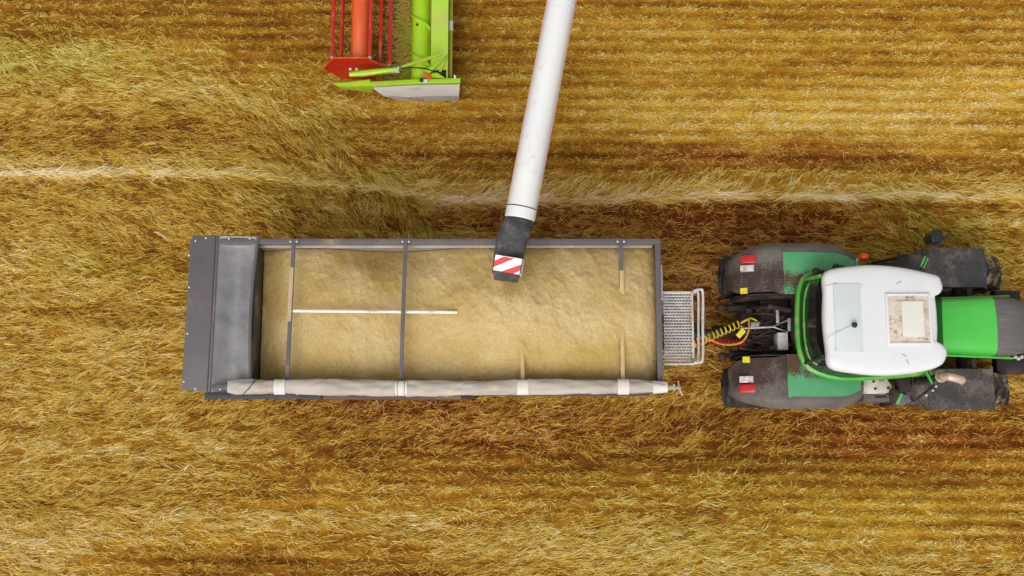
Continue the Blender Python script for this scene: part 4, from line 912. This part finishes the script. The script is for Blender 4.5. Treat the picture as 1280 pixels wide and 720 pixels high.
# ------------------------------------------------------------------ COMBINE (cutting header and unloading auger reach into the picture)
def make_combine():
    zt = 1.0
    YE = P(500, 104, 1.05).y                       # end panel plane
    YT = YE + 7.0
    T = thing('combine_harvester', (4.2, YE + 3.5, 0), 'lime green and white combine harvester with red reel, unloading grain through its long white auger', 'combine harvester')
    def X(px, z=1.0, v=60): return P(px, v, z).x
    # reel
    zc = 1.2; xc = P(443, 85, zc).x; yp = P(443, 85, zc).y
    hexp = [(404.5, 84.5, 1.2), (416, 70.5, 1.70), (459, 70.5, 1.70), (482, 83, 1.25), (470, 99.5, .66), (427, 99.5, .66)]
    pts = [(P(px, py, z).x, z) for px, py, z in hexp]
    MB().prism_y(pts, yp - .012, yp + .012).build('reel_end_plate', 'redd', T)
    rimp = [Vector((x_, yp, z_)) for x_, z_ in pts]
    MB().tube(rimp, .012, 6, closed=True).build('end_plate_rim', 'redo', T)
    MB().tube([(P(449, 70, zc + .15).x, yp + .01, zc + .12), (P(449, 70, zc + .15).x, YT - .4, zc + .12)], .155, 24).build('reel_tube', 'redo', T, smooth=60)
    tb = None
    for px, z in ((415.5, 1.66), (427, .95), (462.5, 1.66), (475.5, 1.15), (487.5, 1.2), (446, .60)):
        yb = yp + .02 if px < 470 else P(px, 80, z).y - .02
        x = P(px, 65, z).x
        o = MB().tube([(x, yb, z), (x, YT - .45, z)], .032, 10).build('tine_bar', 'red', T)
        t_ = MB()
        for k in range(46):
            y = yb + .12 + k * .145
            t_.tube([(x, y, z - .02), (x + .045, y, z - .12), (x + .05, y, z - .27)], .0065, 4)
            t_.tube([(x - .02, y, z + .02), (x + .035, y, z + .01)], .012, 5)
        to = t_.build('tine_row', 'steel_dark', o); to['kind'] = 'stuff'
        MB().sphere((x, yb, z), .045, (1, .6, 1)).build('bar_bearing', 'steelb', o)
    MB().tube([(P(472, 80, 1.25).x, yp + .03, 1.25), (P(488, 82, 1.2).x, yp + .05, 1.2)], .022, 8).build('bar_link', 'redo', T)
    for px, py in ((438, 85), (446, 84.5)): q = P(px, py, 1.2); MB().sphere((q.x, yp - .02, q.z), .03).build('plate_bolt', 'rivet', T)
    # cutting table, trough, intake auger, back panel
    xk, xa, xb0, xb1 = X(490, .3), X(526, .85), X(538, 1.1), X(560, 1.1)
    yA = YE + .05
    MB().slab(lambda a, b: (xk + (xa - .2 - xk) * a, yA + (YT - yA) * b, .20 + .25 * a * a), 6, 1, .03).build('header_floor', 'limed', T)
    MB().prism_y([(xk - .06, .20), (xk + .04, .26), (xk + .04, .18)], yA, YT).build('cutter_bar', 'steel_dark', T)
    mb = MB()
    for k in range(90): y = yA + .06 + k * .0762; mb.prism([(xk - .13, y), (xk - .02, y - .012), (xk - .02, y + .012)], .21, .225)
    kf = mb.build('knife_fingers', 'steelb', T); kf['kind'] = 'stuff'
    R = .165
    MB().tube([(xa, yA, .85), (xa, YT, .85)], R, 28).build('intake_auger', 'lime', T, smooth=60)
    fl = []; n = 260; turns = 9
    mb = MB(); vs = []
    for i in range(n + 1):
        a = 2 * PI * turns * i / n; y = yA + .25 + (YT - yA - .5) * i / n
        for r in (R - .01, R + .055): vs += [(xa + r * math.cos(a), y, .85 + r * math.sin(a)), (xa + r * math.cos(a), y + .012, .85 + r * math.sin(a))]
    fs = []
    for i in range(n): 
        o = i * 4; fs += [(o, o + 2, o + 6, o + 4), (o + 1, o + 5, o + 7, o + 3), (o + 2, o + 3, o + 7, o + 6)]
    mb.add(vs, fs).build('auger_flighting', 'lime', T)
    for k in range(9):
        a = k * 1.9; y = yA + .35 + k * .72
        MB().tube([(xa + (R - .01) * math.cos(a), y, .85 + (R - .01) * math.sin(a)), (xa + (R + .03) * math.cos(a), y, .85 + (R + .03) * math.sin(a))], .022, 8).build('finger_guide', 'black', T)
    MB().slab(lambda a, b: (xb0 + .01 + (xb1 - xb0 - .01) * a, yA + .18 + (YT - yA - .2) * b, 1.10 + .02 * a), 4, 1, .03).build('back_panel_top', 'limep', T)
    MB().slab(lambda a, b: (xa - .16 + (xb0 + .0 - xa + .16) * a, yA + (YT - yA) * b, .42 + .66 * a ** 3), 8, 1, .02).build('trough', 'limed', T)
    MB().bx(xb0 + .02, xb0 + .05, yA, YT, .3, 1.06).bx(xb1 - .03, xb1 - .001, yA, YT, .5, 1.085).build('back_wall', 'lime', T)
    xp = X(563.5, .85); MB().tube([(xp, YE + .10, .85), (xp, YT, .85)], .034, 10).build('drive_shaft_tube', 'pipe', T)
    mb = MB(); rd = random.Random(21)
    for i in range(420):
        fx = rd.random() ** 1.3; x = xk - .05 + fx * (xa - .22 - xk); y = yA + .1 + rd.random() * 3.2; a_ = rd.gauss(0, .6); L_ = rd.uniform(.05, .16)
        dx, dy = math.cos(a_) * L_, math.sin(a_) * L_; z_ = .30 + .2 * fx * fx + rd.random() * .05; wx, wy = -math.sin(a_) * .006, math.cos(a_) * .006
        mb.add([(x - dx - wx, y - dy - wy, z_), (x + dx - wx, y + dy - wy, z_ + .02), (x + dx + wx, y + dy + wy, z_ + .02), (x - dx + wx, y - dy + wy, z_)], [(0, 1, 2, 3)])
    cs_ = mb.build('caught_straw', 'straw', T, smooth=0, fixn=False); cs_['kind'] = 'stuff'
    q = P(563.5, 33, .85); MB().tube([(xp, q.y - .09, .85), (xp, q.y + .1, .85)], .04, 10).build('tube_clamp', 'white', T)
    MB().tube([(xp - .085, YE + .2, .75), (xp - .085, YT, .75)], .05, 8).build('gap_shade_tube', 'black', T)  # black tube added to paint the gap's shade, no real beam
    # bracket triangles on top of the back panel
    for a, b, c in (((530, 88), (558, 70), (536, 92)), ((548, 90), (560, 66), (551, 91)), ((528, 95), (556, 97), (546, 90))):
        MB().prism([(P(*p_, 1.2).x, P(*p_, 1.2).y) for p_ in (a, b, c)], 1.15, 1.19).build('end_bracket', 'lime', T, bevel=.004)
    # end panel
    def pz(px, py):                                 # point on the end-panel plane
        x = (px - 640) / F; y = (360 - py) / F; yy = y * CT + ST; zz = y * ST - CT; s = YE / yy
        return (x * s, H + zz * s)
    lim = [P(463, 102, 1.1), P(518, 99, 1.12), P(575.5, 97.5, 1.12), P(575.5, 103.5, 1.12), P(519, 104.5, 1.12), P(464, 108, 1.1)]
    MB().prism([(p_.x, p_.y) for p_ in lim], 1.03, [1.10, 1.12, 1.12, 1.12, 1.12, 1.10]).build('end_frame', 'lime', T, bevel=.008)
    wp = [(463.5, 109), (519, 104.6), (575, 104), (573, 132.5), (540, 130), (507, 126.5), (480, 120.5)]
    pw = [pz(*p_) for p_ in wp]
    MB().prism_y(pw, YE - .001, YE + .05).build('end_panel', 'hdw', T, bevel=.01)
    gb = [(484, 119.3), (508, 121), (545, 119.5), (574.0, 119.5), (573, 132.2), (540, 129.7), (507, 126.2), (490, 123)]
    MB().prism_y([pz(*p_) for p_ in gb], YE - .006, YE - .002).build('panel_band', 'hdg', T)
    # lettering
    cu = bpy.data.curves.new("lettering", 'FONT'); cu.body = "CLAAS"; cu.size = 1.0; cu.offset = .02; cu.extrude = .01; cu.align_x = 'LEFT'; cu.space_character = 1.15
    to = bpy.data.objects.new("lettering_tmp", cu); COL.objects.link(to); bpy.context.view_layer.update()
    me = bpy.data.meshes.new_from_object(to.evaluated_get(bpy.context.evaluated_depsgraph_get())); bpy.data.objects.remove(to)
    p0 = pz(511.5, 124.4); p1 = pz(530.5, 126.0); wid = max(v.co.x for v in me.vertices); hgt = max(v.co.y for v in me.vertices)
    sx = (p1[0] - p0[0]) / wid; sz = .13 / hgt; base = wloc(T); slope = (p1[1] - p0[1]) / (p1[0] - p0[0])
    for v in me.vertices:
        xx = p0[0] + v.co.x * sx; v.co = (xx - base.x, YE - .008 - v.co.z * .1 - base.y, p0[1] + (xx - p0[0]) * slope + v.co.y * sz - base.z)
    me.materials.append(M['txr']); lo = bpy.data.objects.new("lettering", me); COL.objects.link(lo); lo.parent = T
    for a, b in (((542, 126.6), (556, 127.6)), ((556, 126), (570, 127.3))):
        A = pz(*a); B = pz(*b); MB().beam((A[0], YE - .008, A[1]), (B[0], YE - .008, B[1]), .006, .03).build('panel_stripe', 'txk', T)
    # divider
    dv = [P(413.5, 101.5, .55), P(430, 100.5, .7), P(463, 100, .95), P(464, 108, .95), P(426, 107, .6)]
    MB().prism([(p_.x, p_.y) for p_ in dv], [.38, .4, .6, .6, .4], [.45, .6, 1.0, .98, .55]).build('crop_divider', 'lime', T, bevel=.01)
    MB().tube([P(425, 106.5, .55), P(455, 114, .30)], .016, 8).build('divider_rod', 'lime', T)
    MB().tube([P(452, 111, .5), P(466, 114, .4)], .01, 6).build('divider_wire', 'steel_dark', T)
    # reel arm with ram, second link, hose, reflector
    MB().tube([P(437, 93, 1.5), P(455, 91.5, 1.52), P(498, 86.5, 1.55)], [.045, .06, .04], 10).build('reel_arm', 'lime', T)
    MB().tube([P(437, 93.5, 1.5), P(447, 88.5, 1.5)], .03, 8).build('arm_knuckle', 'lime', T)
    MB().tube([P(452, 92, 1.45), P(499, 89.5, 1.4)], .028, 8).build('reel_ram', 'steelb', T)
    MB().tube([P(497, 86, 1.5), P(551, 67.5, 1.3)], .035, 8).build('reel_lift_strut', 'lime', T)
    MB().sphere(P(498, 85, 1.56), .045).build('arm_pivot', 'steelb', T)
    MB().tube(smooth([P(498, 86, 1.5), P(515, 84.5, 1.5), P(532, 86, 1.4), P(545, 90, 1.3), P(556, 91.5, 1.2)], 5), .013, 6).build('hydraulic_hose', 'black', T)
    MB().beam(P(529.5, 93, 1.25), P(539, 97, 1.2), .07, .03).build('reflector', 'redo', T, bevel=.005)
    MB().bx(P(532, 100, 1.15).x - .04, P(532, 100, 1.15).x + .04, P(532, 101.5, 1.15).y - .03, P(532, 101, 1.15).y + .03, 1.1, 1.16).build('latch', 'rivet', T, bevel=.01)
    MB().sphere(P(527, 100, 1.15), .04).build('end_bearing', 'black', T)
    MB().tube([P(568.5, 94, 1.15), P(569, 98, 1.12)], .02, 8).build('pin', 'rivet', T)
    # far end of the header (out of the picture)
    MB().prism_y([(a, b) for a, b in pw], YT, YT + .05).build('end_panel', 'hdw', T)
    MB().prism_y(pts, YT - .45, YT - .42).build('reel_end_plate', 'redd', T)
    # body, well outside the picture
    yc = YE + 4.4; bx0 = xp + .9
    MB().prism_y([(xp, .5), (bx0 + 1.0, .9), (bx0 + 1.0, 1.7), (xp, 1.1)], yc - .75, yc + .75).build('feeder_house', 'lime', T, bevel=.03)
    MB().prism_y([(bx0 + .7, 1.0), (bx0 + 7.2, 1.0), (bx0 + 7.4, 2.6), (bx0 + 6.6, 3.3), (bx0 + 2.6, 3.4), (bx0 + 2.2, 3.0), (bx0 + .9, 2.0)], yc - 1.45, yc + 1.45).build('body_shell', 'lime', T, bevel=.06)
    MB().prism_y([(bx0 + 2.4, 3.41), (bx0 + 5.0, 3.41), (bx0 + 5.2, 3.95), (bx0 + 2.2, 3.95)], yc - 1.35, yc + 1.35).build('grain_tank', 'hdw', T, bevel=.03)
    MB().prism_y([(bx0 + .2, 1.9), (bx0 + 2.1, 1.9), (bx0 + 2.1, 3.5), (bx0 + .5, 3.5)], yc - .9, yc + .9).build('cab_glass', 'glass', T, bevel=.04)
    MB().bx(bx0 + .1, bx0 + 2.25, yc - 1.0, yc + 1.0, 3.5, 3.68).build('cab_roof', 'roof', T, bevel=.06)
    for s in (-1, 1): wheel(T, (bx0 + 1.9, yc + s * 1.5, .93), .93, .7, 20); wheel(T, (bx0 + 6.2, yc + s * 1.3, .65), .65, .5, 18)
    # unloading auger
    A = P(649.5, 274, 4.18); Bq = P(704.5, -12, 4.45); dirv = (A - Bq).normalized(); piv = Bq - dirv * (1.9)
    path = [piv, Bq, A.lerp(Bq, .5), A]
    MB().tube(path, [.205, .205, .208, .213], 32).build('unloading_auger', 'augw', T, smooth=60)
    MB().tube([piv + Vector((0, 0, .1)), piv + Vector((0, 0, -.3)), Vector((piv.x, piv.y + .1, 2.6))], .24, 20).build('auger_elbow', 'hdw', T)
    sd = dirv.cross(Vector((0, 0, 1))).normalized()
    for s in (-1, 1): MB().tube([Bq - dirv * 1.2 + sd * s * .208 + Vector((0, 0, .0)), A - dirv * .15 + sd * s * .215], .010, 6).build('auger_seam', 'pink', T)
    MB().tube([A - dirv * .16, A - dirv * .02], .226, 32).build('end_collar', 'augw', T, smooth=60)
    for k_ in (1.15, 3.3, 5.3): MB().tube([A - dirv * (k_ + .006), A - dirv * k_], .2135, 32).build('weld_seam', 'augw', T, smooth=60)
    MB().tube([A - dirv * .175, A - dirv * .162], .222, 32).build('collar_ring', 'steel_dark', T, smooth=60)
    for px, py, w_ in ((675.5, 217, .07), (674, 226, .06), (664.5, 266, .06), (662.5, 276, .06)):
        q = P(px, py, 4.15); MB().beam(q - dirv * .06, q + dirv * .06, w_, .07).build('auger_clamp', 'bar', T, bevel=.008)
    MB().tube([P(672.5, 222, 4.15), P(664, 258, 4.15)], .008, 6).build('auger_cable', 'pink', T)
    # spout: boxy rubber elbow turning down
    secs = [(P(649.2, 275, 4.18), .215, .20, 0), (P(644.5, 287, 4.22), .225, .20, .1), (P(640, 300, 4.20), .225, .19, .3), (P(637, 315, 4.10), .225, .19, .6), (P(635.5, 327, 3.98), .22, .18, .95), (P(634, 335, 3.80), .215, .17, 1.2)]
    vs = []; sg = 24
    for i, (c, wy, hz, tilt) in enumerate(secs):
        dn = (dirv * math.cos(tilt) + Vector((0, 0, -1)) * math.sin(tilt)).normalized(); up = sd.cross(dn).normalized()
        pw_ = 1.0 if i == 0 else .45
        if i == 1: pw_ = .7
        for k in range(sg):
            a = 2 * PI * k / sg; cx, cy = math.cos(a), math.sin(a)
            ex = math.copysign(abs(cx) ** pw_, cx); ey = math.copysign(abs(cy) ** pw_, cy)
            vs.append(c + sd * wy * ex + up * hz * ey)
    fs = [(i * sg + k, i * sg + (k + 1) % sg, (i + 1) * sg + (k + 1) % sg, (i + 1) * sg + k) for i in range(len(secs) - 1) for k in range(sg)] + [tuple(range(sg)), tuple((len(secs) - 1) * sg + k for k in range(sg))[::-1]]
    sp = MB().add(vs, fs).build('auger_spout', 'hood', T, smooth=50)
    # striped warning board lying on the spout's end
    q = [P(619.5, 318.5, 4.46), P(652.5, 324, 4.46), P(649, 343.5, 4.33), P(616.5, 337.5, 4.33)]
    def bd(u_, v_, o=0):
        a = q[0].lerp(q[1], u_); b = q[3].lerp(q[2], u_); r = a.lerp(b, v_); n_ = (q[1] - q[0]).cross(q[3] - q[0]).normalized()
        if n_.z < 0: n_ = -n_
        return r + n_ * o
    def plate(poly, o0, o1):
        n_ = len(poly); return MB().add([bd(*p_, o0) for p_ in poly] + [bd(*p_, o1) for p_ in poly], [tuple(range(n_)), tuple(range(n_, 2 * n_))[::-1]] + [(i, (i + 1) % n_, n_ + (i + 1) % n_, n_ + i) for i in range(n_)])
    bo = plate([(0, 0), (1, 0), (1, 1), (0, 1)], -.02, 0).build('warning_board', 'bwhite', T)
    for poly in ([(0, .38), (.30, .03), (.72, .03), (.0, .80)], [(.30, 1.0), (1.0, .34), (1.0, .72), (.78, 1.0)]):
        plate(poly, .001, .004).build('red_stripe', 'bred', bo)
    qa = [P(616.3, 337.9, 4.32), P(649, 343.8, 4.32), P(647.5, 350, 4.20), P(617, 346, 4.20)]
    MB().add([tuple(v) for v in qa] + [(v.x, v.y, v.z - .3) for v in qa], [(0, 1, 2, 3), (7, 6, 5, 4), (0, 4, 5, 1), (1, 5, 6, 2), (2, 6, 7, 3), (3, 7, 4, 0)]).build('spout_lip', 'hood', T, bevel=.02)
    MB().tube([P(654, 324, 4.40), P(651, 345, 4.25)], .02, 8).build('board_edge', 'steelb', T)
make_combine()
